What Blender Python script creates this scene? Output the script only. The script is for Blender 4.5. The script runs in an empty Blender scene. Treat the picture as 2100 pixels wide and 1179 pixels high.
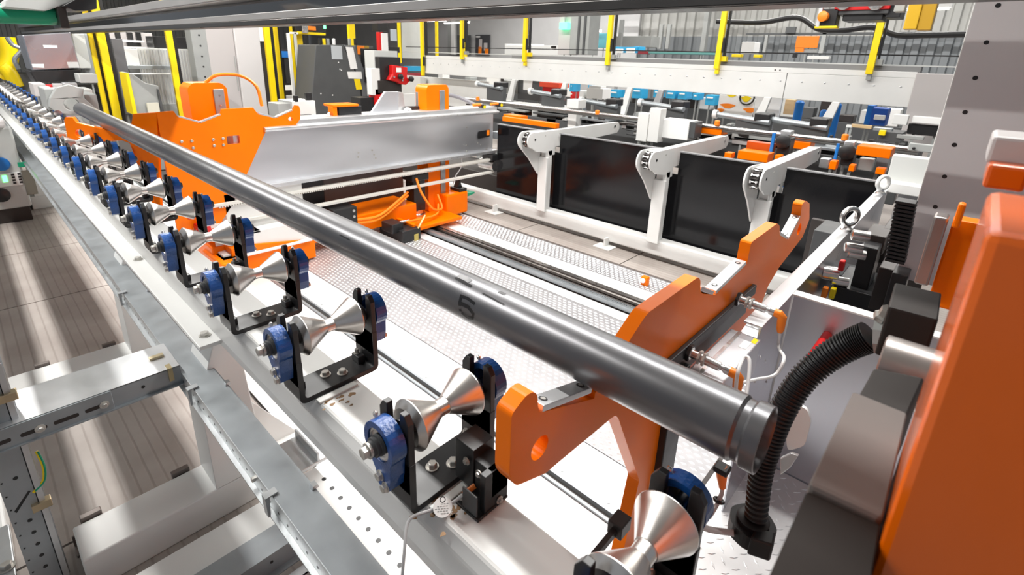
import bpy, math, random
from mathutils import Vector, Matrix
from mathutils.geometry import tessellate_polygon
random.seed(7)
S = bpy.context.scene
COL = S.collection
PI = math.pi

# ------------------------------------------------------------------ camera
CAM = Vector((0, 0, 1.87))
F, CX, CY, YAW, PITCH, ROLL = 1026.98, 1050.0, 450.86, .73559, .31195, -.03391
_right = Vector((math.cos(YAW), math.sin(YAW), 0)); _fw = Vector((-math.sin(YAW), math.cos(YAW), 0))
_up = Vector((0, 0, 1))
FWD = _fw*math.cos(PITCH) - _up*math.sin(PITCH)
_dn = -(_up*math.cos(PITCH) + _fw*math.sin(PITCH))
RIGHT = _right*math.cos(ROLL) + _dn*math.sin(ROLL)
DOWN = -_right*math.sin(ROLL) + _dn*math.cos(ROLL)
cam = bpy.data.cameras.new('camera'); camo = bpy.data.objects.new('camera', cam); COL.objects.link(camo)
M = Matrix.Identity(4)
for i in range(3):
    M[i][0] = RIGHT[i]; M[i][1] = -DOWN[i]; M[i][2] = -FWD[i]; M[i][3] = CAM[i]
camo.matrix_world = M
cam.sensor_fit = 'HORIZONTAL'; cam.sensor_width = 36; cam.lens = F/2100*36
cam.shift_x = 0; cam.shift_y = (CY-589.5)/2100
cam.clip_start = .02; cam.clip_end = 200
cam.dof.use_dof = True; cam.dof.focus_distance = 1.7; cam.dof.aperture_fstop = 6.5
S.camera = camo

# ------------------------------------------------------------------ light and exposure
S.view_settings.view_transform = 'Standard'; S.view_settings.look = 'None'
S.view_settings.gamma = 1; S.view_settings.use_curve_mapping = False
S.view_settings.exposure = .22
W = bpy.data.worlds.new('hall_world'); S.world = W; W.use_nodes = True
W.node_tree.nodes['Background'].inputs[0].default_value = (.86, .92, 1, 1)
W.node_tree.nodes['Background'].inputs[1].default_value = .25
def area(name, loc, sx, sy, power, col=(1, .98, .95), rot=(0, 0, 0)):
    l = bpy.data.lights.new(name, 'AREA'); l.shape = 'RECTANGLE'; l.size = sx; l.size_y = sy
    l.energy = power; l.color = col
    o = bpy.data.objects.new(name, l); o.location = loc; o.rotation_euler = rot; COL.objects.link(o)
    o['label'] = 'long hall lamp'; return o
for y, p in ((2.6, 370), (5.6, 110), (10.0, 250), (13.5, 230)):
    for x in (-11, -2.6):
        area('ceiling_lamp', (x, y, 4.6), 6.4, .14, p)
area('ceiling_lamp', (-6.3, -1.0, 4.6), 8, .03, 400)

# ------------------------------------------------------------------ helpers
def at(u, v, x=None, y=None, z=None):
    """the point of the world seen at a place of the photograph, on a given plane"""
    d = RIGHT*((u-CX)/F) + DOWN*((v-CY)/F) + FWD
    t = (x-CAM.x)/d.x if x is not None else (y-CAM.y)/d.y if y is not None else (z-CAM.z)/d.z
    return CAM + d*t
def aty(u, v, y): p = at(u, v, y=y); return (p.x, p.z)
def atx(u, v, x): p = at(u, v, x=x); return (p.y, p.z)
def atz(u, v, z): p = at(u, v, z=z); return (p.x, p.y)

class MB:
    def __init__(s): s.v = []; s.f = []; s.m = []; s.k = 0
    def add(s, vs, fs):
        b = len(s.v); s.v += [tuple(p) for p in vs]
        s.f += [tuple(b+i for i in f) for f in fs]; s.m += [s.k]*len(fs); return s
    def box(s, x0, x1, y0, y1, z0, z1):
        return s.add([(x, y, z) for x in (x0, x1) for y in (y0, y1) for z in (z0, z1)],
                     [(0, 1, 3, 2), (4, 6, 7, 5), (0, 4, 5, 1), (2, 3, 7, 6), (0, 2, 6, 4), (1, 5, 7, 3)])
    def bar(s, a, b, w, h, up=(0, 0, 1)):
        a = Vector(a); b = Vector(b); d = (b-a).normalized(); up = Vector(up)
        sd = d.cross(up)
        if sd.length < 1e-4: sd = d.cross(Vector((1, 0, 0)))
        sd.normalize(); u2 = sd.cross(d)
        q = [sd*(w/2*i)+u2*(h/2*j) for i, j in ((-1, -1), (1, -1), (1, 1), (-1, 1))]
        return s.add([a+k for k in q]+[b+k for k in q], [(3, 2, 1, 0), (4, 5, 6, 7), (0, 1, 5, 4), (1, 2, 6, 5), (2, 3, 7, 6), (3, 0, 4, 7)])
    def prism(s, pts, ax, a, b, holes=()):
        """outline in the plane across axis ax (x: y,z / y: x,z / z: x,y), from a to b"""
        loops = [list(pts)]+[list(h) for h in holes]
        def P(p, t): return (t, p[0], p[1]) if ax == 'x' else (p[0], t, p[1]) if ax == 'y' else (p[0], p[1], t)
        flat = [p for l in loops for p in l]; n = len(flat)
        tri = tessellate_polygon([[Vector((p[0], p[1], 0)) for p in l] for l in loops])
        _A = lambda l: abs(sum(l[i-1][0]*l[i][1]-l[i][0]*l[i-1][1] for i in range(len(l))))/2
        _e = _A(loops[0])-sum(_A(l) for l in loops[1:]); _t = sum(_A([flat[i] for i in t]) for t in tri)
        if abs(_e-_t) > .002*_e: print('TESS', len(pts), _e, _t)
        fs = [tuple(t) for t in tri]+[tuple(n+i for i in reversed(t)) for t in tri]
        b0 = 0
        for l in loops:
            m = len(l)
            for i in range(m):
                j = (i+1) % m; fs.append((b0+i, b0+j, n+b0+j, n+b0+i))
            b0 += m
        return s.add([P(p, a) for p in flat]+[P(p, b) for p in flat], fs)
    def lathe(s, c, ax, prof, n=32):
        """prof = (t along axis, radius)"""
        c = Vector(c); A = {'x': Vector((1, 0, 0)), 'y': Vector((0, 1, 0)), 'z': Vector((0, 0, 1))}[ax] if isinstance(ax, str) else Vector(ax).normalized()
        U = A.orthogonal().normalized(); V_ = A.cross(U); vs = []; fs = []
        for t, r in prof:
            for i in range(n):
                a = 2*PI*i/n; vs.append(c+A*t+(U*math.cos(a)+V_*math.sin(a))*max(r, 1e-5))
        for k in range(len(prof)-1):
            for i in range(n):
                j = (i+1) % n; fs.append((k*n+i, k*n+j, (k+1)*n+j, (k+1)*n+i))
        fs.append(tuple(range(n-1, -1, -1))); fs.append(tuple((len(prof)-1)*n+i for i in range(n)))
        return s.add(vs, fs)
    def cyl(s, a, b, r, n=20, r2=None):
        a = Vector(a); b = Vector(b); return s.lathe(a, b-a, [(0, r), ((b-a).length, r if r2 is None else r2)], n)
    def tube(s, pts, r, n=10, rs=None):
        pts = [Vector(p) for p in pts]; U = None; vs = []; fs = []
        for k, p in enumerate(pts):
            t = (pts[min(k+1, len(pts)-1)]-pts[max(k-1, 0)]).normalized()
            U = t.orthogonal().normalized() if U is None else (U-t*U.dot(t)).normalized()
            V_ = t.cross(U); rr = rs[k] if rs else r
            for i in range(n):
                a = 2*PI*i/n; vs.append(p+(U*math.cos(a)+V_*math.sin(a))*rr)
        for k in range(len(pts)-1):
            for i in range(n):
                j = (i+1) % n; fs.append((k*n+i, k*n+j, (k+1)*n+j, (k+1)*n+i))
        fs.append(tuple(range(n-1, -1, -1))); fs.append(tuple((len(pts)-1)*n+i for i in range(n)))
        return s.add(vs, fs)
    def hexa(s, c, ax, r, h):
        return s.lathe(c, ax, [(0, r), (h*.85, r), (h, r*.86)], 6)
    def torus(s, c, ax, R, r, n=24, m=10):
        c = Vector(c); A = Vector(ax).normalized(); U = A.orthogonal().normalized(); V_ = A.cross(U); vs = []; fs = []
        for i in range(n):
            a = 2*PI*i/n; d = U*math.cos(a)+V_*math.sin(a)
            for j in range(m):
                b = 2*PI*j/m; vs.append(c+d*(R+r*math.cos(b))+A*(r*math.sin(b)))
        for i in range(n):
            for j in range(m): fs.append((i*m+j, ((i+1) % n)*m+j, ((i+1) % n)*m+(j+1) % m, i*m+(j+1) % m))
        return s.add(vs, fs)
    def build(s, name, mat, parent=None, bev=0, smooth=False, seg=2, ang=35):
        me = bpy.data.meshes.new(name); off = WORLD.get(parent, Vector()) if parent else Vector()
        me.from_pydata([(p[0]-off.x, p[1]-off.y, p[2]-off.z) for p in s.v], [], s.f)
        import bmesh
        bm = bmesh.new(); bm.from_mesh(me); bmesh.ops.recalc_face_normals(bm, faces=bm.faces)
        bm.to_mesh(me); bm.free()
        for m_ in (mat if isinstance(mat, (list, tuple)) else [mat]): me.materials.append(m_)
        if isinstance(mat, (list, tuple)):
            for p, k in zip(me.polygons, s.m): p.material_index = k
        o = bpy.data.objects.new(name, me); COL.objects.link(o)
        if parent: o.parent = parent
        WORLD[o] = off
        if bev:
            m_ = o.modifiers.new('bevel', 'BEVEL'); m_.width = bev; m_.segments = seg; m_.limit_method = 'ANGLE'; m_.angle_limit = .7
            m_.harden_normals = False
        if smooth:
            for p in me.polygons: p.use_smooth = True
            me.set_sharp_from_angle(angle=math.radians(ang))
        return o
WORLD = {}
def thing(name, label, cat, loc=(0, 0, 0), group=None):
    o = bpy.data.objects.new(name, None); COL.objects.link(o); o.location = loc; o.empty_display_size = .05
    WORLD[o] = Vector(loc); o['label'] = label; o['category'] = cat
    if group: o['group'] = group
    return o
def tag(o, label, cat, group=None):
    o['label'] = label; o['category'] = cat
    if group: o['group'] = group
    return o
def struct(o): o['kind'] = 'structure'; return o
def copy_tree(o, loc=None, label=None, parent=None, skip=()):
    c = o.copy(); COL.objects.link(c); c.parent = parent
    if loc is not None: c.location = loc
    if label: c['label'] = label
    for ch in [k for k in ALLCH.get(o, children_of(o))]:
        if ch.name.split('.')[0] in skip: continue
        copy_tree(ch, None, None, c, skip)
    return c
ALLCH = {}
def children_of(o): return [k for k in COL.objects if k.parent == o]
def cache_tree(o):
    ALLCH[o] = children_of(o)
    for k in ALLCH[o]: cache_tree(k)
def ngon(cx, cy, r, n=20, a0=0): return [(cx+r*math.cos(a0+2*PI*i/n), cy+r*math.sin(a0+2*PI*i/n)) for i in range(n)]
def rounded(pts, r, n=4):
    out = []; m = len(pts)
    for i in range(m):
        p = Vector(pts[i]).to_2d(); a = Vector(pts[i-1]).to_2d(); b = Vector(pts[(i+1) % m]).to_2d()
        rr = r[i] if isinstance(r, (list, tuple)) else r
        d1 = a-p; d2 = b-p; rr = min(rr, d1.length*.45, d2.length*.45)
        if rr < 1e-5: out.append(tuple(p)); continue
        p1 = p+d1.normalized()*rr; p2 = p+d2.normalized()*rr
        for k in range(n+1):
            t = k/n; q = p1*(1-t)**2+p*2*t*(1-t)+p2*t*t; out.append((q.x, q.y))
    return out
def spline(pts, n=8):
    P = [Vector(p) for p in pts]; P = [P[0]*2-P[1]]+P+[P[-1]*2-P[-2]]; o = []
    for i in range(1, len(P)-2):
        for k in range(n):
            t = k/n; a, b, c, d = P[i-1:i+3]
            o.append(.5*((2*b)+(c-a)*t+(2*a-5*b+4*c-d)*t*t+(3*b-a-3*c+d)*t**3))
    o.append(P[-2]); return o

# ------------------------------------------------------------------ materials
def mat(name, col, rough=.5, metal=0., nscale=0, namt=.12, bump=0., bscale=60, coat=0., emit=0., alpha=1, stretch=None, rvar=.1, trans=0., spec=None, detail=4):
    m = bpy.data.materials.new(name); m.use_nodes = True; nt = m.node_tree; b = nt.nodes['Principled BSDF']
    c4 = (*col, 1)
    b.inputs['Base Color'].default_value = c4; b.inputs['Roughness'].default_value = rough; b.inputs['Metallic'].default_value = metal
    if coat: b.inputs['Coat Weight'].default_value = coat; b.inputs['Coat Roughness'].default_value = .08
    if emit: b.inputs['Emission Color'].default_value = c4; b.inputs['Emission Strength'].default_value = emit
    if spec is not None: b.inputs['Specular IOR Level'].default_value = spec
    if trans: b.inputs['Transmission Weight'].default_value = trans
    if alpha < 1: b.inputs['Alpha'].default_value = alpha
    tc = nt.nodes.new('ShaderNodeTexCoord'); mp = nt.nodes.new('ShaderNodeMapping'); nt.links.new(tc.outputs['Object'], mp.inputs[0])
    if stretch: mp.inputs['Scale'].default_value = stretch
    if nscale:
        n = nt.nodes.new('ShaderNodeTexNoise'); n.inputs['Scale'].default_value = nscale; n.inputs['Detail'].default_value = detail
        nt.links.new(mp.outputs[0], n.inputs[0])
        r = nt.nodes.new('ShaderNodeMapRange'); r.inputs[1].default_value = .25; r.inputs[2].default_value = .7
        r.inputs[3].default_value = 1-namt; r.inputs[4].default_value = 1+namt*.5; nt.links.new(n.outputs[0], r.inputs[0])
        mx = nt.nodes.new('ShaderNodeVectorMath'); mx.operation = 'MULTIPLY'; mx.inputs[0].default_value = col
        nt.links.new(r.outputs[0], mx.inputs[1]); nt.links.new(mx.outputs[0], b.inputs['Base Color'])
        r2 = nt.nodes.new('ShaderNodeMapRange'); r2.inputs[3].default_value = max(.02, rough-rvar); r2.inputs[4].default_value = rough+rvar
        nt.links.new(n.outputs[0], r2.inputs[0]); nt.links.new(r2.outputs[0], b.inputs['Roughness'])
    if bump:
        n2 = nt.nodes.new('ShaderNodeTexNoise'); n2.inputs['Scale'].default_value = bscale; n2.inputs['Detail'].default_value = 3
        nt.links.new(mp.outputs[0], n2.inputs[0]); bp = nt.nodes.new('ShaderNodeBump'); bp.inputs['Strength'].default_value = bump
        bp.inputs['Distance'].default_value = .01; nt.links.new(n2.outputs[0], bp.inputs['Height']); nt.links.new(bp.outputs[0], b.inputs['Normal'])
    return m
WHITE = mat('white_paint', (.74, .74, .72), .38, 0, 3, .05)
LGREY = mat('light_grey_paint', (.56, .57, .55), .38, 0, 4, .05)
GREY = mat('machine_grey', (.33, .34, .33), .45, 0, 4, .08)
DGREY = mat('dark_grey_paint', (.075, .078, .08), .45, 0, 5, .08)
BLACK = mat('black_powder_coat', (.014, .014, .015), .38, 0, 20, .1)
RUBBER = mat('black_rubber', (.012, .012, .013), .45, 0, 20, .1)
ORANGE = mat('orange_paint', (.96, .185, .0), .33, 0, 4, .05, spec=.18)
ORANGE2 = mat('orange_plastic', (.95, .24, .01), .4)
BLUE = mat('blue_cast_iron', (.006, .065, .26), .3, 0, 14, .15, bump=.12, bscale=160, coat=.2)
TURNED = mat('turned_steel', (.72, .69, .66), .3, 1, 40, .12, stretch=(1, .15, 1), rvar=.06)
STEEL = mat('bright_steel', (.68, .67, .66), .25, 1, 20, .15)
ZINC = mat('zinc_bolt', (.6, .58, .54), .38, .75, 60, .25)
GALV = mat('galvanised_sheet', (.38, .41, .43), .42, .75, 9, .13, rvar=.12)
GALVL = mat('galvanised_bracket', (.55, .57, .58), .35, .8, 14, .13)
ALU = mat('aluminium', (.74, .75, .78), .34, .85, 2.2, .14, stretch=(1, .5, 2), rvar=.08, detail=1)
ALUB = mat('aluminium_matte', (.7, .71, .72), .38, .85, 8, .1)
STAIN = mat('stainless_sheet', (.62, .63, .68), .28, .95, 1.8, .1, bump=.05, bscale=7, rvar=.05, detail=1)
TUBE = mat('mill_black_tube', (.14, .14, .146), .32, .7, 5, .38, bump=.006, bscale=90, stretch=(.35, 2, 2), rvar=.045, detail=2)
TREAD = mat('aluminium_tread', (.9, .9, .9), .3, .5, 10, .08)
TREADM = mat('tread_floor_sheet', (.42, .41, .42), .4, .5, 8, .1)
YELLOW = mat('yellow_paint', (.95, .7, .0), .4, 0, 6, .06)
RED = mat('red_paint', (.62, .01, .01), .35)
GREEN = mat('green_plastic', (.0, .3, .15), .35)
PANEL = mat('black_acrylic', (.006, .006, .007), .12, 0, 3, .1, rvar=.03, spec=.3)
BELT = mat('white_belt', (.68, .67, .62), .6)
CABLE = mat('grey_cable', (.5, .5, .5), .45)
CLABEL = mat('white_label', (.85, .85, .83), .5)
BLUEP = mat('blue_plastic', (.01, .17, .55), .4)
CYAN = mat('light_blue_film', (.03, .35, .62), .4)
CLAMPM = mat('worn_clamp_metal', (.2, .17, .155), .4, .5, 8, .2)
BROWN = mat('dark_brown_metal', (.05, .043, .04), .38, .5, 5, .12)
TAN = mat('pale_wood', (.6, .42, .22), .5)
BLURSTEEL = mat('ground_steel_block', (.4, .37, .35), .3, .9, 10, .12)
LAMP = mat('lamp_tube', (1, .98, .95), emit=7)
GLOWG = mat('green_exit_light', (.1, 1, .45), emit=3)
GLED = mat('green_led', (.1, 1, .2), emit=4)
PINKG = mat('pale_grey_panel', (.5, .47, .46), .45)
# ------------------------------------------------------------------ setting
def concrete():
    m = bpy.data.materials.new('brushed_concrete'); m.use_nodes = True; nt = m.node_tree; b = nt.nodes['Principled BSDF']
    tc = nt.nodes.new('ShaderNodeTexCoord'); mp = nt.nodes.new('ShaderNodeMapping'); nt.links.new(tc.outputs['Object'], mp.inputs[0])
    n = nt.nodes.new('ShaderNodeTexNoise'); n.inputs['Scale'].default_value = 3; n.inputs['Detail'].default_value = 8; nt.links.new(mp.outputs[0], n.inputs[0])
    r = nt.nodes.new('ShaderNodeValToRGB'); r.color_ramp.elements[0].color = (.30, .26, .235, 1); r.color_ramp.elements[1].color = (.40, .36, .33, 1)
    r.color_ramp.elements[0].position = .3; r.color_ramp.elements[1].position = .7; nt.links.new(n.outputs[0], r.inputs[0])
    w = nt.nodes.new('ShaderNodeTexWave'); w.wave_type = 'BANDS'; w.bands_direction = 'Y'; w.inputs['Scale'].default_value = 6.2
    w.inputs['Distortion'].default_value = .35; w.inputs['Detail'].default_value = 3; w.inputs['Detail Scale'].default_value = 3
    nt.links.new(mp.outputs[0], w.inputs[0])
    p = nt.nodes.new('ShaderNodeValToRGB'); p.color_ramp.elements[0].position = .0; p.color_ramp.elements[0].color = (.80, .78, .77, 1)
    p.color_ramp.elements[1].position = .14; p.color_ramp.elements[1].color = (1, 1, 1, 1); nt.links.new(w.outputs[0], p.inputs[0])
    mx = nt.nodes.new('ShaderNodeMix'); mx.data_type = 'RGBA'; mx.blend_type = 'MULTIPLY'; mx.inputs[0].default_value = 1
    nt.links.new(r.outputs[0], mx.inputs[6]); nt.links.new(p.outputs[0], mx.inputs[7]); nt.links.new(mx.outputs[2], b.inputs['Base Color'])
    b.inputs['Roughness'].default_value = .55
    bp = nt.nodes.new('ShaderNodeBump'); bp.inputs['Strength'].default_value = .25; bp.inputs['Distance'].default_value = .01
    nt.links.new(p.outputs[0], bp.inputs['Height']); nt.links.new(bp.outputs[0], b.inputs['Normal'])
    return m
CONC = concrete()
DARKJ = mat('joint_dark', (.08, .07, .065), .8)
fl = struct(MB().box(-34, 4, -4, 24, -.2, -.012).build('floor', DARKJ))
jx = [3.12-1.34*k for k in range(0, 28)]
for k in range(len(jx)-1):
    x1, x0 = jx[k], jx[k+1]
    for (y0, y1) in ((-4, .80), (4.05, 9.2), (9.2, 24)):
        MB().box(x0+.006, x1-.006, y0+.006, y1-.006, -.05, 0).build('concrete_slab', CONC, fl)
for k in range(3): MB().box(.0+k*1.34, 1.328+k*1.34, .812, 4.038, -.05, 0).build('concrete_slab', CONC, fl)
# white sheet and tread covers let into the pit between conveyor and lifters
def sheet(name, x0, x1, y0, y1, z, m, bev=.002): return MB().box(x0, x1, y0, y1, z-.01, z).build(name, m, fl, bev)
WSHEET = mat('white_floor_sheet', (.86, .86, .86), .3, .2, 5, .04)
sheet('steel_sheet', -9, -.02, .81, 1.515, .0, WSHEET)
sheet('steel_sheet', -9, -.02, 1.575, 1.84, .0, WSHEET)
MB().box(-9, -.02, 1.515, 1.53, -.012, .012).box(-9, -.02, 1.56, 1.575, -.012, .012).build('cover_joint', GALV, fl)
for i in range(30):
    MB().cyl((-.3-i*.26, 1.61, 0), (-.3-i*.26, 1.61, .003), .009, 8).build('flat_screw', GALVL, fl)
def tread(x0, x1, y0, y1, z, px, py, lx, ly, parent, name='tread_sheet', skew=True, rot=0, h=.0035):
    t = MB().box(x0, x1, y0, y1, z-.01, z).build(name, TREADM, parent)
    mb = MB(); ny = int((y1-y0)/py); nx = int((x1-x0)/px)
    for j in range(ny):
        for i in range(nx):
            cx = x0+(i+.5+(.5 if j % 2 else 0))*px; cy = y0+(j+.5)*py
            if cx > x1-.01: continue
            if rot:
                a = PI/4 if (i+j) % 2 else -PI/4
                dx, dy = math.cos(a), math.sin(a)
            else: dx, dy = 1, 0
            q = [(cx-lx*dx, cy-lx*dy, z), (cx+ly*dy, cy-ly*dx, z), (cx+lx*dx, cy+lx*dy, z), (cx-ly*dy, cy+ly*dx, z)]
            q += [(cx-lx*.6*dx, cy-lx*.6*dy, z+h), (cx+ly*.45*dy, cy-ly*.45*dx, z+h), (cx+lx*.6*dx, cy+lx*.6*dy, z+h), (cx-ly*.45*dy, cy+ly*.45*dx, z+h)]
            mb.add(q, [(4, 5, 6, 7), (0, 1, 5, 4), (1, 2, 6, 5), (2, 3, 7, 6), (3, 0, 4, 7)])
    o = mb.build('raised_lugs', TREAD, t); o['kind'] = 'stuff'; return t
tread(-7.6, -.34, 1.845, 3.09, 0, .05, .034, .019, .0095, fl, rot=0)
tread(-7.6, -.34, 3.72, 4.02, 0, .05, .036, .02, .011, fl)
sheet('steel_sheet', -7.6, -.34, 3.50, 3.715, .0, WSHEET)
sheet('steel_sheet', -7.6, -.34, 3.10, 3.22, -.002, WSHEET)
# rack and guide rail of the carriage
rk = thing('gear_rack', 'long toothed gear rack let into the white floor behind the black tube', 'rack', (-4, 3.28, 0))
MB().box(-7.6, -.36, 3.24, 3.275, 0, .035).build('rack_bar', GALV, rk, .002)
mb = MB()
for i in range(300): mb.box(-.36-i*.016-.008, -.36-i*.016, 3.275, 3.305, 0, .032)
o = mb.build('rack_teeth', GALV, rk); o['kind'] = 'stuff'
MB().box(-7.6, -.36, 3.305, 3.32, 0, .02).build('rack_edge', ALUB, rk)
gr = thing('guide_rail', 'brown steel linear guide rail with bolt holes running along the white floor', 'rail', (-4, 3.45, 0))
MB().prism([(3.40, 0), (3.40, .02), (3.41, .03), (3.405, .045), (3.455, .045), (3.45, .03), (3.46, .02), (3.46, 0)], 'x', -7.6, -.36).build('rail_bar', BLURSTEEL, gr)
for i in range(36): MB().cyl((-.5-i*.2, 3.43, .045), (-.5-i*.2, 3.43, .0462), .007, 10).build('bolt_hole', BLACK, gr)

# walls: profiled sheet, light above and darker below
def corrug(name, axis, pos, a0, a1, z0, z1, m, pitch=.3, d=.06, sgn=1):
    n = int((a1-a0)/pitch); prof = []
    for i in range(n):
        t = a0+i*pitch
        prof += [(t, 0), (t+pitch*.45, 0), (t+pitch*.55, d), (t+pitch*.9, d)]
    prof += [(a0+n*pitch, 0)]; back = [(a0+n*pitch, .3), (a0, .3)]
    mb = MB(); L = len(prof)
    for (t, q) in prof:
        for z in (z0, z1):
            mb.v.append((t, pos+sgn*q, z) if axis == 'y' else (pos+sgn*q, t, z))
    mb.f = [(2*i, 2*i+2, 2*i+3, 2*i+1) for i in range(L-1)]; mb.m = [0]*(L-1)
    return struct(mb.build(name, m))
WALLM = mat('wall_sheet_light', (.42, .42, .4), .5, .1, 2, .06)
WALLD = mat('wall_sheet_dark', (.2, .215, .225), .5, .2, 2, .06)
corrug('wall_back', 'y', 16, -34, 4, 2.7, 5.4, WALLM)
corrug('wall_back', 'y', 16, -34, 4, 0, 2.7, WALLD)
struct(MB().box(-34, -9, 15.9, 15.98, 0, 5.4).build('wall_back', mat('plain_wall', (.5, .5, .5), .6, 0, 2, .05)))
corrug('wall_left', 'x', -32, -4, 16, 0, 5.4, WALLM, sgn=-1)
struct(MB().box(-34, 4, -4, 18, 5.4, 5.6).build('ceiling', mat('ceiling_sheet', (.5, .5, .49), .6, 0, 2, .08)))
for k in range(10):
    struct(MB().box(-33, 4, -3+k*2.1, -2.85+k*2.1, 5.15, 5.4).build('trim_%d' % (k+1), LGREY))
# strip lamps hung in rows
def strip(x, y, z, L, label):
    t = thing('strip_lamp', label, 'lamp', (x, y, z), 'strip lamps hanging under the hall roof')
    MB().box(x-L/2, x+L/2, y-.06, y+.06, z+.03, z+.08).build('lamp_body', CLABEL, t)
    MB().box(x-L/2+.03, x+L/2-.03, y-.04, y+.04, z, z+.03).build('diffuser', LAMP, t)
    for q in (-.4, .4): MB().cyl((x+L*q, y, z+.08), (x+L*q, y, 5.15), .008, 6).build('hanger', GREY, t)
strip(-9.2, 15.2, 3.36, 1.3, 'white strip lamp on the back wall, left of the exit light')
strip(-7.2, 15.2, 3.36, 1.35, 'white strip lamp hanging above the teal crates at the back')
strip(-5.2, 15.2, 3.36, 1.5, 'white strip lamp hanging high above the orange sheet at the back')
strip(-.95, 10.2, 2.76, .55, 'short white strip lamp at the top right beside the pale column')
strip(-16.2, 14.2, 3.12, 1.5, 'white strip lamp seen above the dark poster on the back wall')
strip(-18.5, 15.0, 3.3, 1.5, 'farther white strip lamp above the dark poster, just behind its neighbour')


# ------------------------------------------------------------------ roller conveyor
ZR, CYR, ZB, X0, PITCH_R = 1.1825, .548, 1.0175, -.6765, .4608
bm_ = thing('conveyor_beam', 'long white painted box beam carrying the row of cone rollers', 'beam', (-5, .5, .8))
MB().prism([(.495, .80), (.462, .90), (.455, .99), (.475, ZB), (.595, ZB), (.595, .80)], 'x', -14, .15).build('beam_body', WHITE, bm_, .006)
fe = at(428, 706, z=.88).x
MB().box(-14, fe, .40, .47, .865, .88).build('side_flange', WHITE, bm_, .002)
for u, v in ((412, 688), (277, 532)):
    p = at(u, v, z=.885); MB().lathe((p.x, p.y+.012, .88), 'z', [(0, .02), (.003, .02)], 16).hexa((p.x, p.y+.012, .883), 'z', .015, .012).build('flange_bolt', ZINC, bm_)
RUST = mat('rusty_paint_edge', (.33, .2, .1), .7, 0, 30, .5)
for k in (1, 0):
    xx = X0-PITCH_R*k
    for q in range(16):
        sx, sy, sr = xx+.09+random.gauss(0, .022), .51+random.gauss(0, .028), random.uniform(.0015, .007)
        MB().prism([(sx+sr*(1+.5*math.sin(3*a+q))*math.cos(a), min(.592, sy+sr*1.6*math.sin(a))) for a in [2*PI*i/10 for i in range(10)]], 'z', ZB, ZB+.0005).build('grease_stain', RUST, bm_)
    MB().box(xx+.055, xx+.075, .47, .58, ZB, ZB+.006).build('weld_strip', LGREY, bm_, .002)

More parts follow.
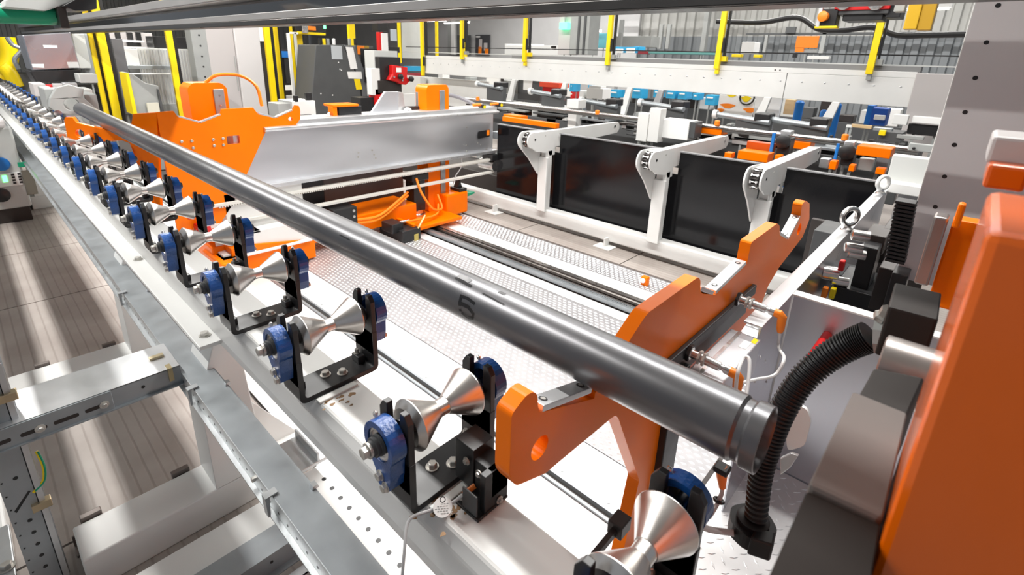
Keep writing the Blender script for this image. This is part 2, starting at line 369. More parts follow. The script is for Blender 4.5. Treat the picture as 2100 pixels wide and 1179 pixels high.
ORD = ['nearest', 'second', 'third', 'fourth', 'fifth', 'sixth', 'seventh', 'eighth', 'ninth', 'tenth', 'eleventh', 'twelfth', 'thirteenth', 'fourteenth', 'fifteenth',
       'sixteenth', 'seventeenth', 'eighteenth', 'nineteenth', 'twentieth', 'twenty-first', 'twenty-second', 'twenty-third', 'twenty-fourth', 'twenty-fifth', 'twenty-sixth', 'twenty-seventh']
def roller():
    x = X0
    r = thing('cone_roller', 'second cone roller from the near end, with the black sensor block beside it', 'roller', (x, CYR, ZB), 'cone rollers on the white conveyor beam')
    yl, yr = .435, .662
    # bracket: base strap bent up into two forked uprights
    prof = [(yl-.0, ZB+.0), (yr, ZB), (yr, ZB+.12), (yr-.014, ZB+.12), (yr-.014, ZB+.014), (yl+.014, ZB+.014), (yl+.014, ZB+.12), (yl, ZB+.12)]
    prof = rounded(prof, [.02, .02, 0, 0, .008, .008, 0, 0], 5)
    MB().prism(prof, 'x', x-.047, x+.047).build('bracket_strap', BLACK, r, .0015)
    fork = [(x-.047, ZB+.05), (x+.047, ZB+.05), (x+.045, ZR+.045), (x+.034, ZR+.062), (x+.02, ZR+.062), (x+.02, ZR-.02), (x+.01, ZR-.034), (x-.01, ZR-.034), (x-.02, ZR-.02), (x-.02, ZR+.062), (x-.034, ZR+.062), (x-.045, ZR+.045)]
    MB().prism(fork, 'y', yl-.0, yl+.014).build('bracket_fork', BLACK, r, .0015)
    MB().prism(fork, 'y', yr-.014, yr).build('bracket_fork', BLACK, r, .0015)
    # double cone
    h = .0865; R = .0535; n = .0185
    MB().lathe((x, CYR, ZR), 'y', [(-h-.001, .02), (-h, R-.013), (-h+.012, R), (-h+.014, R), (-.0115, n+.0012), (-.011, n-.0004), (.011, n-.0004), (.0115, n+.0012), (h-.014, R), (h-.012, R), (h, R-.013), (h+.001, .02)], 64).build('double_cone', TURNED, r, smooth=True, ang=14)
    MB().cyl((x, yl-.045, ZR), (x, yr+.03, ZR), .0105).build('shaft', STEEL, r, smooth=True)
    for sg, y0 in ((-1, yl), (1, yr)):
        # blue bearing housing: round head, foot reaching down
        out = []
        for k in range(21):
            a = math.radians(-35+k*250/20); out.append((x+.0465*math.cos(a), ZR+.0465*math.sin(a)))
        out += [(x-.012, ZR-.062), (x-.006, ZR-.09), (x+.012, ZR-.098), (x+.03, ZR-.088), (x+.036, ZR-.06)]
        ya, yb = (y0-.036, y0-.004) if sg < 0 else (y0+.004, y0+.036)
        hs = MB().prism(out, 'y', ya, yb, [ngon(x, ZR, .0335, 28)]).build('bearing_housing', BLUE, r, .0035)
        fy = ya if sg < 0 else yb
        MB().lathe((x, fy, ZR), (0, -sg, 0), [(.006, .0325), (.003, .0325), (.003, .0285), (.008, .027), (.009, .022), (.012, .033)], 28).build('bearing_insert', STEEL, hs, smooth=True)
        MB().lathe((x, fy+sg*-.004, ZR), (0, sg, 0), [(0, .021), (.006, .021), (.0065, .0175), (.010, .0175), (.0105, .0195), (.014, .0195), (.0145, .0155), (.020, .0155), (.021, .011)], 24).build('locking_collar', DGREY, hs, smooth=True)
        MB().hexa((x+.004, fy, ZR-.066), (0, sg, 0), .009, .009).lathe((x+.004, fy, ZR-.066), (0, sg, 0), [(0, .011), (.0015, .011)], 14).build('bolt', ZINC, hs, smooth=False)
        MB().hexa((x+.02, fy, ZR-.083), (0, sg, 0), .009, .009).lathe((x+.02, fy, ZR-.083), (0, sg, 0), [(0, .011), (.0015, .011)], 14).build('bolt', ZINC, hs)
        MB().lathe((x-.022, y0+sg*.02, ZR+.034), (-.5, 0, .85), [(0, .0035), (.009, .0035), (.01, .005), (.014, .005), (.018, .002)], 10).build('grease_nipple', STEEL, hs)
        MB().lathe((x, y0+sg*-.014, ZR), (0, -sg, 0), [(0, .024), (.004, .024), (.006, .018), (.012, .018)], 20).build('seal_ring', RUBBER, r, smooth=True)
    eb = MB().hexa((x, yl-.058, ZR), (0, -1, 0), .012, .011).lathe((x, yl-.0575, ZR), (0, 1, 0), [(0, .0155), (.003, .0155), (.0035, .0145), (.006, .0145), (.0065, .013), (.009, .013)], 20).build('shaft_end_bolt', ZINC, r)
    for (bx, by) in ((-.012, CYR-.015), (.012, CYR+.022)):
        MB().lathe((x+bx, by, ZB+.014), 'z', [(0, .0145), (.002, .0145), (.0025, .012)], 18).hexa((x+bx, by, ZB+.016), 'z', .0105, .010).build('base_bolt', ZINC, r)
    for sg, yy in ((1, yl+.022), (-1, yr-.03)):
        b = MB().box(x-.028, x+.008, yy-.01, yy+.012, ZB+.014, ZB+.036).build('adjuster_block', BLACK, r, .002)
        MB().hexa((x-.016, yy+.0, ZB+.036), 'z', .0062, .014).lathe((x-.016, yy, ZB+.036), 'z', [(0, .009), (.002, .009)], 12).build('adjuster_screw', ZINC, b)
    return r
R0 = roller(); cache_tree(R0)
NROLL = 26
for k in range(-1, NROLL):
    if k == 0: continue
    n = k+1
    if n == 0: lab = 'nearest cone roller, cut by the bottom edge below the open end of the tube'
    elif n <= 5: lab = ORD[n]+' cone roller from the near end, on a black forked bracket'
    elif n <= 12: lab = ORD[n]+' cone roller from the near end, small, between blue bearings left of the tube'
    else: lab = ORD[n]+' cone roller from the near end, tiny, up in the far left row'
    copy_tree(R0, (X0-PITCH_R*k, CYR, ZB), lab, skip=(('adjuster_screw', 'grease_nipple', 'seal_ring', 'adjuster_block') if n > 9 else ()))

# ------------------------------------------------------------------ sensor block beside the second roller
sb = thing('sensor_block', 'black sensor housing block bolted beside the second roller on white beam', 'sensor', (-.58, .58, ZB))
MB().prism([(.549, ZB+.02), (.549, 1.135), (.605, 1.135), (.605, ZB+.02)], 'x', -.632, -.578).build('sensor_head', BLACK, sb, .0015)
MB().box(-.60, -.528, .515, .60, ZB, ZB+.006).box(-.545, -.530, .535, .60, ZB, 1.112).box(-.612, -.530, .553, .60, ZB+.03, 1.112).build('angle_bracket', BLACK, sb, .0015)
MB().box(-.575, -.535, .517, .521, ZB+.006, ZB+.055).build('cover_lip', DGREY, sb, .001)
for (x, y, z, d) in ((-.529, .575, 1.03, (1, 0, 0)), (-.592, .544, 1.105, (0, -1, 0)), (-.556, .544, 1.098, (0, -1, 0)), (-.59, .53, ZB+.006, (0, 0, 1))):
    MB().lathe((x, y, z), d, [(0, .0085), (.0015, .0085), (.0016, .0065)], 14).hexa(Vector((x, y, z))+Vector(d)*.0015, d, .0055, .005).build('bolt', ZINC, sb)
MB().cyl((-.566, .543, 1.062), (-.575, .520, 1.05), .0055, 10).build('cable_plug', ORANGE2, sb, smooth=True)
cb = MB().tube(spline([(-.575, .52, 1.05), (-.59, .495, 1.032), (-.612, .46, 1.026), (-.625, .425, 1.02), (-.60, .395, .985), (-.575, .365, .90), (-.56, .345, .80), (-.55, .34, .55)], 8), .0032, 8).build('sensor_cable', CABLE, None, smooth=True)
tag(cb, 'thin grey cable dropping from the sensor block over the beam edge', 'cable')
tg = thing('cable_tag', 'round white tag tied on the grey sensor cable with small print', 'tag', (-.603, .452, 1.03))
c = at(908, 1040, z=1.035)
nrm = (CAM-c).normalized()*.75+Vector((0, 0, .4)); nrm.normalize()
MB().lathe(c, nrm, [(0, .0185), (.0015, .0185)], 28).build('tag_disc', CLABEL, tg)
u_ = nrm.cross(Vector((0, 0, 1))).normalized(); w_ = u_.cross(nrm)
mb = MB()
for r_ in range(5):
    for q in range(5-abs(r_-2)):
        p0 = c+nrm*.0019+u_*((q-2+.25*(r_ % 2))*.0055)-w_*((r_-1.3)*.0042); mb.bar(p0, p0+u_*.0038, .0012, .0004, nrm)
mb.build('tag_print', GREY, tg)
MB().torus(c+w_*-.0+w_*.013*(-1 if w_.z < 0 else 1), nrm, .005, .0018, 14, 6).build('tag_tie', BLACK, tg)

# ------------------------------------------------------------------ the black tube
TY, TZ, TR = .7455, 1.318, .055
tb = thing('steel_tube', 'long black mill steel tube with a grooved open end lying across the lifters', 'tube', (-2.5, TY, TZ))
xe = -.128
MB().lathe((xe, TY, TZ), (-1, 0, 0), [(.055, TR-.004), (.004, TR-.005), (.0, TR-.003), (.001, TR), (.022, TR), (.026, TR-.004), (.036, TR-.004), (.041, TR), (.13, TR), (1.2, TR), (3, TR), (5.75, TR), (5.75, TR-.004), (.056, TR-.0045)], 64).build('tube_wall', TUBE, tb, smooth=True)
MARK = mat('black_paint_mark', (.02, .02, .021), .3, .3)
def on_tube(pts, w, name='paint_mark'):
    """brush stroke lying on the tube: pts are (x, angle from the top towards the camera)"""
    mb = MB(); R = TR+.0006; P = []
    for x, a in pts:
        a = math.radians(a); P.append(Vector((x, TY-R*math.sin(a), TZ+R*math.cos(a))))
    n = len(P); L = []
    for i, p in enumerate(P):
        t = (P[min(i+1, n-1)]-P[max(i-1, 0)]).normalized(); nn = Vector((0, p.y-TY, p.z-TZ)).normalized(); s = t.cross(nn)*w/2
        L += [p-s, p+s]
    mb.add(L, [(2*i, 2*i+1, 2*i+3, 2*i+2) for i in range(n-1)]); return mb.build(name, MARK, tb)
on_tube([(-.78, 62), (-.78, 78), (-.775, 96)], .009)
on_tube([(-.785, 60), (-.76, 58), (-.735, 62)], .007)
on_tube([(-.775, 76), (-.75, 76), (-.732, 86), (-.735, 98), (-.752, 104), (-.772, 98)], .009)
on_tube([(-.73, 32), (-.70, 33), (-.66, 35)], .004)
on_tube([(-.83, 15), (-.80, 14), (-.785, 17)], .014, 'oil_patch'); on_tube([(-.83, 24), (-.80, 27), (-.77, 28)], .007, 'oil_patch')
on_tube([(-.70, 8), (-.68, 8)], .008, 'oil_patch'); on_tube([(-1.33, 55), (-1.27, 56)], .004, 'oil_patch')

# ------------------------------------------------------------------ lifters (V-notched orange plates)
def plate_pts(px, x): return [atx(u, v, x) for u, v in px]
XL = -.438
lf = thing('tube_lifter', 'near orange lifter plate with steel V notches holding up the black tube', 'lifter', (XL, .9, 0))
px = [(1044.5, 978), (1049, 854), (1055, 842.5), (1080, 810), (1095, 802.5), (1102.5, 810), (1104, 838), (1110, 846), (1219.7, 817.3)]
pts = plate_pts(px, XL)
pts += [(.748, 1.238), (.80, 1.266), (.865, 1.303)]
pts += plate_pts([(1319, 655), (1330, 641), (1432, 568), (1437, 574), (1436, 596), (1441, 603), (1468, 604), (1532, 541), (1535, 524), (1541, 497), (1594, 458), (1599, 462), (1599, 482), (1617, 492), (1641, 446), (1645, 419), (1652, 411), (1660.5, 417), (1660, 450), (1646, 486), (1598, 548), (1575, 587), (1563, 620)], XL)
pts += [(1.62, .98), (1.30, .99), (1.12, .93), (1.105, .5), (1.105, .1), (.885, .1)]
pts += plate_pts([(1311, 985), (1268, 857), (1261, 851.5), (1133.6, 958), (1120, 970), (1058, 997)], XL)
hole = [atx(u, v, XL) for u, v in [(1085+24*math.cos(a)*1.0+9*math.sin(a)*0, 916-33*math.sin(a)-8*math.cos(a)) for a in [2*PI*i/24 for i in range(24)]]]
hc = at(1107, 918, x=XL); hole = ngon(hc.y, hc.z, .0235, 28)
hc2 = at(1639, 470, x=XL)
MB().prism(rounded(pts, .012, 3), 'x', XL-.034, XL, [hole, ngon(hc2.y, hc2.z, .026, 24)]).build('lifter_plate', ORANGE, lf, .003)
def vbar(a, b, x, parent, w=.034, th=.013, holes=2, lab=None):
    a = Vector((x-w/2, a[0], a[1])); b = Vector((x-w/2, b[0], b[1])); d = (b-a).normalized(); up = Vector((1, 0, 0)).cross(d)
    if up.z < 0: up = -up
    o = MB().bar(a+up*th/2, b+up*th/2, w, th, up).build('steel_rest', BLURSTEEL if lab == 'd' else ALUB, parent, .0015)
    L = (b-a).length
    for t in ((.12, .88) if holes == 2 else ()):
        c = a+(b-a)*t+up*(th+.0003)
        MB().lathe(c, up, [(0, .0085), (.0004, .0085)], 16).build('screw_recess', BLACK, o)
        MB().lathe(c+up*.0005, up, [(0, .0055), (.0005, .0055)], 6).build('socket_screw', ZINC, o)
    return o
P_ = lambda u, v: atx(u, v, XL)
vbar(P_(1112, 846), (.735, 1.245), XL, lf); vbar((.76, 1.246), (.855, 1.295), XL, lf)
vbar(P_(1437, 597), P_(1462, 606), XL, lf, holes=0); vbar(P_(1468, 604), P_(1530, 543), XL, lf)
vbar(P_(1599, 482), P_(1614, 492), XL, lf, holes=0); vbar(P_(1617, 492), P_(1641, 447), XL, lf)
# column body behind the plate
MB().box(XL-.033, XL+.02, 1.107, 1.20, .02, 1.10).build('column_guide', BLACK, lf, .003)
MB().box(XL-.034, XL+.05, .88, 1.35, 0, .10).build('column_foot', ORANGE, lf, .004)

# carriage plate: same outline, folded at the left
XC = -4.47
ca = thing('tube_carriage', 'far orange carriage with V-notched plate, upright posts and floor base', 'carriage', (XC, 1.6, 0))
fy = at(320, 231, x=XC).y
pr = plate_pts([(320.7, 230.7), (356, 228), (360, 233), (365, 240), (410.6, 252.8), (453, 236), (455, 224), (519, 220.6), (529, 234), (565, 242.6), (600.6, 226.5), (606, 216), (613, 217), (616, 226), (616, 244), (604, 259.6), (545, 270)], XC)
pr += plate_pts([(509, 351), (482, 412)], XC)+[(1.28, .45), (1.18, .35), (fy, .35)]
c1 = at(595.6, 244, x=XC); s1 = at(479, 287, x=XC)
slot = rounded([(s1.y-.05, s1.z-.035), (s1.y+.05, s1.z-.035), (s1.y+.05, s1.z+.035), (s1.y-.05, s1.z+.035)], .012)
s2 = at(515.5, 405, x=XC)
MB().prism(pr, 'x', XC-.03, XC, [ngon(c1.y, c1.z, .018, 20), slot]).build('notched_plate', ORANGE, ca)
# folded wing: lies on a slanting plane from the fold towards the far left
nrm = Vector((math.cos(.8), math.sin(.8)*-1, 0)); P0 = Vector((XC, fy, 1))
def on_wing(u, v):
    d = RIGHT*((u-CX)/F)+DOWN*((v-CY)/F)+FWD; t = (P0-CAM).dot(nrm)/d.dot(nrm); return CAM+d*t
wp = [(131, 246), (134, 240), (148, 240.5), (153, 247), (157, 252), (212, 265), (240, 272), (268, 258), (271, 245), (272, 233.6), (320.7, 230.7), (331, 470), (327, 365), (266, 294), (251, 288), (148, 293.5), (139, 286)]
W3 = [on_wing(u, v) for u, v in wp]; t_ = Vector((0, 0, 1)).cross(nrm).normalized()
if t_.y < 0: t_ = -t_
loc2 = [((p-P0).dot(t_), p.z) for p in W3]; hcw = on_wing(163.5, 274); hl = ngon((hcw-P0).dot(t_), hcw.z, .032, 24)
tri = tessellate_polygon([[Vector((a, b, 0)) for a, b in loc2], [Vector((a, b, 0)) for a, b in hl]])
fl2 = loc2+hl; n_ = len(fl2)
V3 = [P0+t_*a+Vector((0, 0, b-1)) for a, b in fl2]; mb = MB()
fs = [tuple(t) for t in tri]+[tuple(n_+i for i in reversed(t)) for t in tri]
for b0, m_ in ((0, len(loc2)), (len(loc2), len(hl))):
    for i in range(m_): j = (i+1) % m_; fs.append((b0+i, b0+j, n_+b0+j, n_+b0+i))
mb.add(V3+[p-nrm*.03 for p in V3], fs).build('folded_wing', ORANGE, ca, .002)
PC = lambda u, v: atx(u, v, XC)
for a, b in (((366, 240), (409, 252)), ((412, 252), (453, 236)), ((530, 234), (564, 242)), ((567, 242), (600, 227))):
    vbar(PC(*a), PC(*b), XC, ca, th=.012, holes=0)
for (u, v) in ((393, 289), (396, 303), (437, 286), (439, 298.5), (457, 284), (458, 297), (372, 290), (522, 402), (524, 414), (547, 410)):
    p = at(u, v, x=XC)
    if u > 515 and v > 400: p = at(u-40, v-5, x=XC)
    MB().lathe((XC, p.y, p.z), 'x', [(0, .011), (.008, .011), (.01, .008)], 10).build('bolt', ZINC, ca)
# carriage posts
def slotpost(name, u0, u1, v0, v1, xx, d, mat_=ORANGE):
    a = at(u0, v1, x=xx); b = at(u1, v0, x=xx)
    return (a.y, b.y, a.z, b.z)
y0, y1, z0, z1 = 1.27, 1.56, .3, 1.60
pA = MB().prism(rounded([(y0, .2), (y1, .2), (y1, 1.56), (y1-.04, 1.60), (y0+.04, 1.60), (y0, 1.56)], .02), 'x', XC-.42, XC-.2).build('lift_post', ORANGE, ca, .01)
MB().box(XC-.2, XC-.185, 1.45, 1.53, .25, 1.55).build('guide_rail', GALV, pA, .004)
for z in (1.5, 1.42, 1.3): MB().lathe((XC-.185, 1.49, z), 'x', [(0, .008), (.004, .008)], 10).build('rail_screw', STEEL, pA)
MB().tube(spline([(XC-.25, 1.42, 1.60), (XC-.2, 1.5, 1.66), (XC-.1, 1.64, 1.66), (XC, 1.72, 1.58), (XC+.02, 1.74, 1.42)], 8), .013, 8).build('orange_hose', ORANGE2, ca, smooth=True)
a = at(912, 220, x=XC-.1)
pB = MB().prism(rounded([(3.55, .1), (3.87, .1), (3.87, 1.52), (3.84, 1.56), (3.58, 1.56), (3.55, 1.52)], .02), 'x', XC-.28, XC-.08).build('lift_post', ORANGE, ca, .012)
MB().box(XC-.08, XC-.065, 3.73, 3.80, .15, 1.5).build('guide_rail', GALV, pB, .004)
# floor base
MB().box(XC-.45, XC+.05, 3.72, 4.06, .03, .30).build('base_block', ORANGE, ca, .02)
MB().box(XC-.25, XC+.30, 3.05, 3.74, .06, .10).box(XC-.25, XC+.32, 3.02, 3.06, .0+.03, .16).build('base_tray', ORANGE, ca, .008)
MB().box(XC-.42, XC+.02, 1.2, 3.3, .10, .28).build('base_beam', ORANGE, ca, .01)
MB().prism([(1.30, .02), (2.02, .02), (2.02, .20), (1.45, .29), (1.30, .29)], 'x', XC-.3, XC+.16).build('base_block', ORANGE, ca, .008)
MB().box(XC-.2, XC+.28, 1.18, 1.36, .02, .22).build('base_block', ORANGE, ca, .02)
MB().box(XC-.05, XC+.38, 2.85, 3.08, .0+.005, .13).box(XC+.1, XC+.3, 2.78, 2.92, .1, .2).build('running_block', BLACK, ca, .008)
MB().box(XC-.1, XC+.12, 2.25, 2.5, .18, .42).build('drive_block', BLACK, ca, .01)
for (yy, zz) in ((2.28, .36), (2.28, .30), (2.46, .38), (2.46, .32)): MB().lathe((XC+.12, yy, zz), 'x', [(0, .014), (.008, .014)], 10).build('bolt', ZINC, ca)
MB().box(XC-.18, XC-.02, 3.30, 3.46, .16, .60).box(XC-.2, XC, 3.27, 3.5, .52, .60).build('drive_motor', BLACK, ca, .01)
MB().lathe((XC-.1, 3.38, .07), 'z', [(0, .11), (.05, .11), (.06, .085), (.10, .085)], 20).build('gear_unit', STEEL, ca, smooth=True)
MB().box(XC-.55, XC-.5, 2.0, 3.5, .18, .92).build('back_cover', DGREY, ca, .006)
MB().box(XC-.3, XC-.22, 2.1, 2.35, .2, .95).build('cable_chain', BLACK, ca, .01)
MB().box(XC-.2, XC-.14, 1.96, 2.08, .2, .95).build('side_web', ORANGE, ca, .004)
for d in (0, .035):
    MB().tube(spline([(XC+.1, 2.5, .27-d), (XC+.1, 2.75, .26-d), (XC+.05, 3.0, .34-d), (XC, 3.2, .42-d)], 8), .015, 8).build('orange_cable', ORANGE2, ca, smooth=True)
MB().tube(spline([(XC, 3.32, .56), (XC+.08, 3.33, .40), (XC+.16, 3.42, .22), (XC+.1, 3.6, .18), (XC, 3.62, .32)], 8), .014, 8).build('orange_cable', ORANGE2, ca, smooth=True)
MB().tube(spline([(XC+.2, 2.95, .17), (XC+.22, 3.15, .16), (XC+.18, 3.45, .15), (XC+.06, 3.58, .22)], 8), .013, 8).build('orange_cable', ORANGE2, ca, smooth=True)
MB().cyl((XC+.2, 2.90, .17), (XC+.2, 3.06, .165), .02, 12).build('cable_plug', STEEL, ca, smooth=True)
MB().prism([(4.06, .20), (4.22, .23), (4.22, .25), (4.06, .25)], 'x', XC-.12, XC).build('green_wiper', GREEN, ca, .004)
MB().box(XC-.14, XC+.04, 3.93, 4.05, .30, .34).prism([(3.95, .34), (4.03, .34), (3.99, .44)], 'x', XC-.1, XC-.02).build('clamp', BLACK, ca, .006)
MB().cyl((XC+.36, 3.02, .0), (XC+.36, 3.02, .07), .035, 14).build('grease_cup', mat('amber_plastic', (.5, .4, .1), .3), ca, smooth=True)
MB().tube(spline([(XC+.36, 3.02, .07), (XC+.37, 3.08, .16), (XC+.3, 3.2, .22)], 6), .009, 6).build('grease_line', mat('cream_hose', (.7, .6, .3), .5), ca, smooth=True)

# ------------------------------------------------------------------ aluminium transfer beam with belts
ab = thing('aluminium_beam', 'broad silver aluminium transfer beam reaching back from the orange carriage', 'beam', (XC, 3, 1))
ye = 4.56
MB().box(XC-.3, XC-.035, 1.5, ye, .745, 1.21).build('beam_body', ALU, ab, .004)
MB().prism([(XC-.3, 1.205), (XC+.02, 1.205), (XC+.035, 1.22), (XC+.035, 1.235), (XC-.01, 1.245), (XC-.01, 1.285), (XC-.3, 1.285)], 'y', 1.74, ye+.04).build('top_rail', ALUB, ab, .002)
MB().box(XC-.05, XC+.035, 1.62, ye+.04, .715, .748).build('bottom_rail', ALUB, ab, .002)
p = at(993, 275, x=XC-.02)
MB().prism(rounded([(p.y-.11, p.z-.05), (p.y+.10, p.z-.035), (p.y+.10, p.z+.05), (p.y-.11, p.z+.04)], .02), 'x', XC-.021, XC-.017).build('slot_opening', BLACK, ab)
MB().box(XC-.018, XC-.012, p.y+.04, p.y+.085, p.z-.02, p.z+.045).build('orange_stop', ORANGE2, ab)
for i in range(12):
    y = 3.3+i*.1; MB().lathe((XC+.036, y, 1.228), 'x', [(0, .006), (.004, .006)], 8).build('edge_screw', ZINC, ab); MB().lathe((XC+.036, y, .732), 'x', [(0, .006), (.004, .006)], 8).build('edge_screw', ZINC, ab)
for (u, v) in ((735, 313), (763, 308), (767, 317), (770, 324), (734, 322), (956, 298), (957, 310), (986, 297), (980, 293), (957, 261), (998, 305)):
    p = at(u, v, x=XC-.02); MB().lathe((XC-.02, p.y, p.z), 'x', [(0, .009), (.004, .009)], 10).build('screw', ZINC, ab)
MB().box(XC-.12, XC+.06, ye-.1, ye+.16, .62, .70).box(XC-.25, XC+.1, ye+.02, ye+.14, .47, .66).build('idler_block', BLACK, ab, .008)
MB().lathe((XC-.2, ye-.03, .55), 'x', [(0, .07), (.26, .07)], 24).build('idler_pulley', STEEL, ab, smooth=True)
MB().lathe((XC+.1, ye+.08, .56), 'x', [(0, .035), (.008, .035), (.009, .02), (.015, .02)], 20).build('idler_bolt', STEEL, ab, smooth=True)
MB().box(XC-.1, XC+.05, ye+.04, ye+.14, .88, .97).build('end_stop', GALV, ab, .006)
MB().tube(spline([(XC, 4.0, .72), (XC+.01, 3.98, .6), (XC, 3.9, .5), (XC, 3.86, .4)], 6), .006, 6).build('thin_lead', CABLE, ab, smooth=True)
for (z0b, z1b) in ((.625, .648), (.455, .478)):
    bl = MB().box(XC-.03, XC+.03, 1.1, ye-.03, z0b, z1b).build('timing_belt', BELT, ab)
mb = MB()
for i in range(150): mb.box(XC-.028, XC+.028, 1.3+i*.021, 1.311+i*.021, .612, .625)
o = mb.build('belt_teeth', BELT, ab); o['kind'] = 'stuff'
# white box beams under it
wb = thing('white_box_beam', 'short white box section under the aluminium beam beside the orange base', 'beam', (XC, 1.8, .5))
MB().box(XC-.12, XC+.0, 1.35, 2.02, .30, .715).build('upper_section', WHITE, wb, .006)
MB().box(XC-.02, XC+.14, 1.24, 1.56, .22, .24).box(XC-.02, XC+.14, 1.24, 1.56, .37, .39).box(XC-.02, XC+.0, 1.24, 1.9, .22, .39).box(XC, XC+.14, 1.45, 1.95, .22, .39).build('lower_section', WHITE, wb, .004)
MB().box(XC-.05, XC+.2, 1.22, 1.98, .205, .22).build('base_plate', WHITE, wb, .003)
vr = thing('red_valve', 'small red valve with orange label on the carriage beside a blue bearing', 'valve', (XC+.1, 1.12, .62))
MB().lathe((XC+.1, 1.17, .60), (0, -1, .2), [(0, .03), (.04, .03), (.045, .018), (.09, .018), (.095, .035), (.12, .035)], 14).build('valve_body', RED, vr, smooth=True)
MB().box(XC+.0, XC+.1, 1.1, 1.2, .40, .52).build('valve_block', RED, vr, .01)
# ------------------------------------------------------------------ left front: pedestals, ducts, slotted post
def pedestal(x0, x1, label, yl=-.32):
    t = thing('conveyor_pedestal', label, 'pedestal', (x0, .4, 0), 'white pedestals under the roller conveyor')
    MB().box(x0, x1, yl, .80, .0, .15).build('foot_box', WHITE, t, .006)
    MB().prism([(.40, .15), (.60, .15), (.56, .80), (.475, .80), (.40, .58)], 'x', x0, x1).build('column', WHITE, t, .004)
    MB().prism([(.60, .15), (.78, .15), (.60, .42)], 'x', x0+.08, x0+.09).build('gusset', WHITE, t)
    for yy in (.33, .03):
        p = MB().box(x0-.07, x0-.005, yy-.07, yy+.05, .0, .012).box(x0-.07, x0-.06, yy-.07, yy+.05, .0, .06).build('floor_clamp', CLAMPM, t, .003)
        MB().box(x0-.03, x0-.004, yy-.035, yy+.03, .012, .165).build('clamp_block', CLAMPM, p, .003)
        MB().lathe((x0-.04, yy+.01, .012), 'z', [(0, .022), (.004, .022)], 16).hexa((x0-.04, yy+.01, .016), 'z', .015, .02).build('anchor_bolt', ZINC, p)
pedestal(-2.133, -1.942, 'nearest white box pedestal on the concrete, behind the slotted post', -.03)
pedestal(-3.515, -3.325, 'second white box pedestal, behind the slotted cross duct')
pedestal(-8.1, -7.9, 'far white pedestal between the grey duct and the blue bearings', .36)
ZD = .70
def hole_row(parent, fn, n, name='punched_hole'):
    for i in range(n):
        c, d, r = fn(i); MB().lathe(c, d, [(0, r), (.0006, r)], 10).build(name, BLACK, parent)
d1 = thing('cable_duct', 'long grey galvanised cable duct with punched side running beside the white beam', 'duct', (-2, .42, ZD))
MB().box(-11, .1, .372, .466, ZD-.003, ZD).build('duct_lid', GALV, d1)
MB().box(-11, .1, .370, .374, ZD-.055, ZD-.002).box(-11, .1, .463, .466, ZD-.05, ZD-.002).build('duct_side', GALVL, d1)
MB().box(-11, .1, .356, .372, ZD-.060, ZD-.056).build('duct_lip', GALVL, d1)
hole_row(d1, lambda i: ((-.5-i*.055, .3698, ZD-.036), (0, -1, 0), .0045), 60)
for x in (-2.92, -1.86, -1.2):
    MB().prism([(.352, ZD-.06), (.358, ZD-.06), (.362, ZD+.002), (.385, ZD+.004), (.385, ZD+.008), (.350, ZD+.006)], 'x', x-.012, x+.012).build('lid_clip', GALVL, d1)
    MB().prism([(.455, ZD+.001), (.475, ZD+.001), (.472, ZD+.012), (.458, ZD+.012)], 'x', x+.05, x+.07).build('lid_clip', GALVL, d1)
for x in (-1.32, -1.24): MB().hexa((x, .37, ZD-.03), (0, -1, 0), .009, .009).build('duct_bolt', ZINC, d1)
d2 = thing('cross_duct', 'galvanised cross duct with slotted splice plate joining the post and the long duct', 'duct', (-2.05, .1, ZD))
MB().box(-2.21, -2.0, -.60, .37, ZD+.026, ZD+.03).build('duct_lid', ALUB, d2)
MB().box(-2.004, -2.0, -.60, .37, ZD-.045, ZD+.028).box(-2.0, -1.985, -.6, .37, ZD-.047, ZD-.043).build('duct_side', GALV, d2)
sp = MB().box(-1.999, -1.993, -.19, .16, ZD-.05, ZD+.028).build('splice_plate', GALV, d2, .001)
for y in (-.13, -.045, .035, .115):
    MB().prism(rounded([(y-.032, ZD-.022), (y+.032, ZD-.022), (y+.032, ZD-.008), (y-.032, ZD-.008)], .007), 'x', -1.993, -1.9925).build('slot', BROWN, sp)
for y in (-.155, -.03, .135): MB().lathe((-1.9925, y, ZD-.014), 'x', [(0, .014), (.003, .014)], 14).hexa((-1.99, y, ZD-.014), 'x', .008, .008).build('splice_bolt', ZINC, sp)
for y in (.25, -.24): MB().lathe((-1.9995, y, ZD-.005), 'x', [(0, .006), (.0006, .006)], 10).build('punched_hole', BLACK, d2)
MB().prism([(.33, ZD-.02), (.345, ZD-.02), (.345, ZD+.034), (.33, ZD+.034)], 'x', -2.03, -1.992).build('lid_clip', mat('brass_clip', (.6, .5, .3), .35, 1), d2)
MB().prism([(.30, ZD+.031), (.345, ZD+.031), (.345, ZD+.04), (.30, ZD+.04)], 'x', -2.12, -2.10).build('lid_clip', mat('brass_clip2', (.7, .6, .4), .35, 1), d2)
po = thing('slotted_post', 'upright galvanised slotted post at the lower left corner of the photo', 'post', (-2.05, -.1, 0))
MB().box(-2.035, -2.030, -.155, -.085, 0, .95).build('post_face', GALV, po)
MB().box(-2.115, -2.030, -.087, -.083, 0, .95).box(-2.115, -2.030, -.159, -.155, 0, .95).build('post_side', GALV, po)
MB().box(-2.10, -2.095, -.084, -.068, 0, .93).box(-2.03, -2.026, -.084, -.069, 0, .93).build('post_lip', ALUB, po)
hole_row(po, lambda i: ((-2.0298, -.118, .03+i*.052 if i < 7 else .52+(i-7)*.125), 'x', .0065), 11)
hole_row(po, lambda i: ((-2.0298, -.150, .08+i*.055), 'x', .003), 14)
MB().prism([(-.145, .40), (-.10, .455), (-.095, .45), (-.14, .392)], 'x', -2.0298, -2.0292).build('diagonal_slot', BLACK, po)
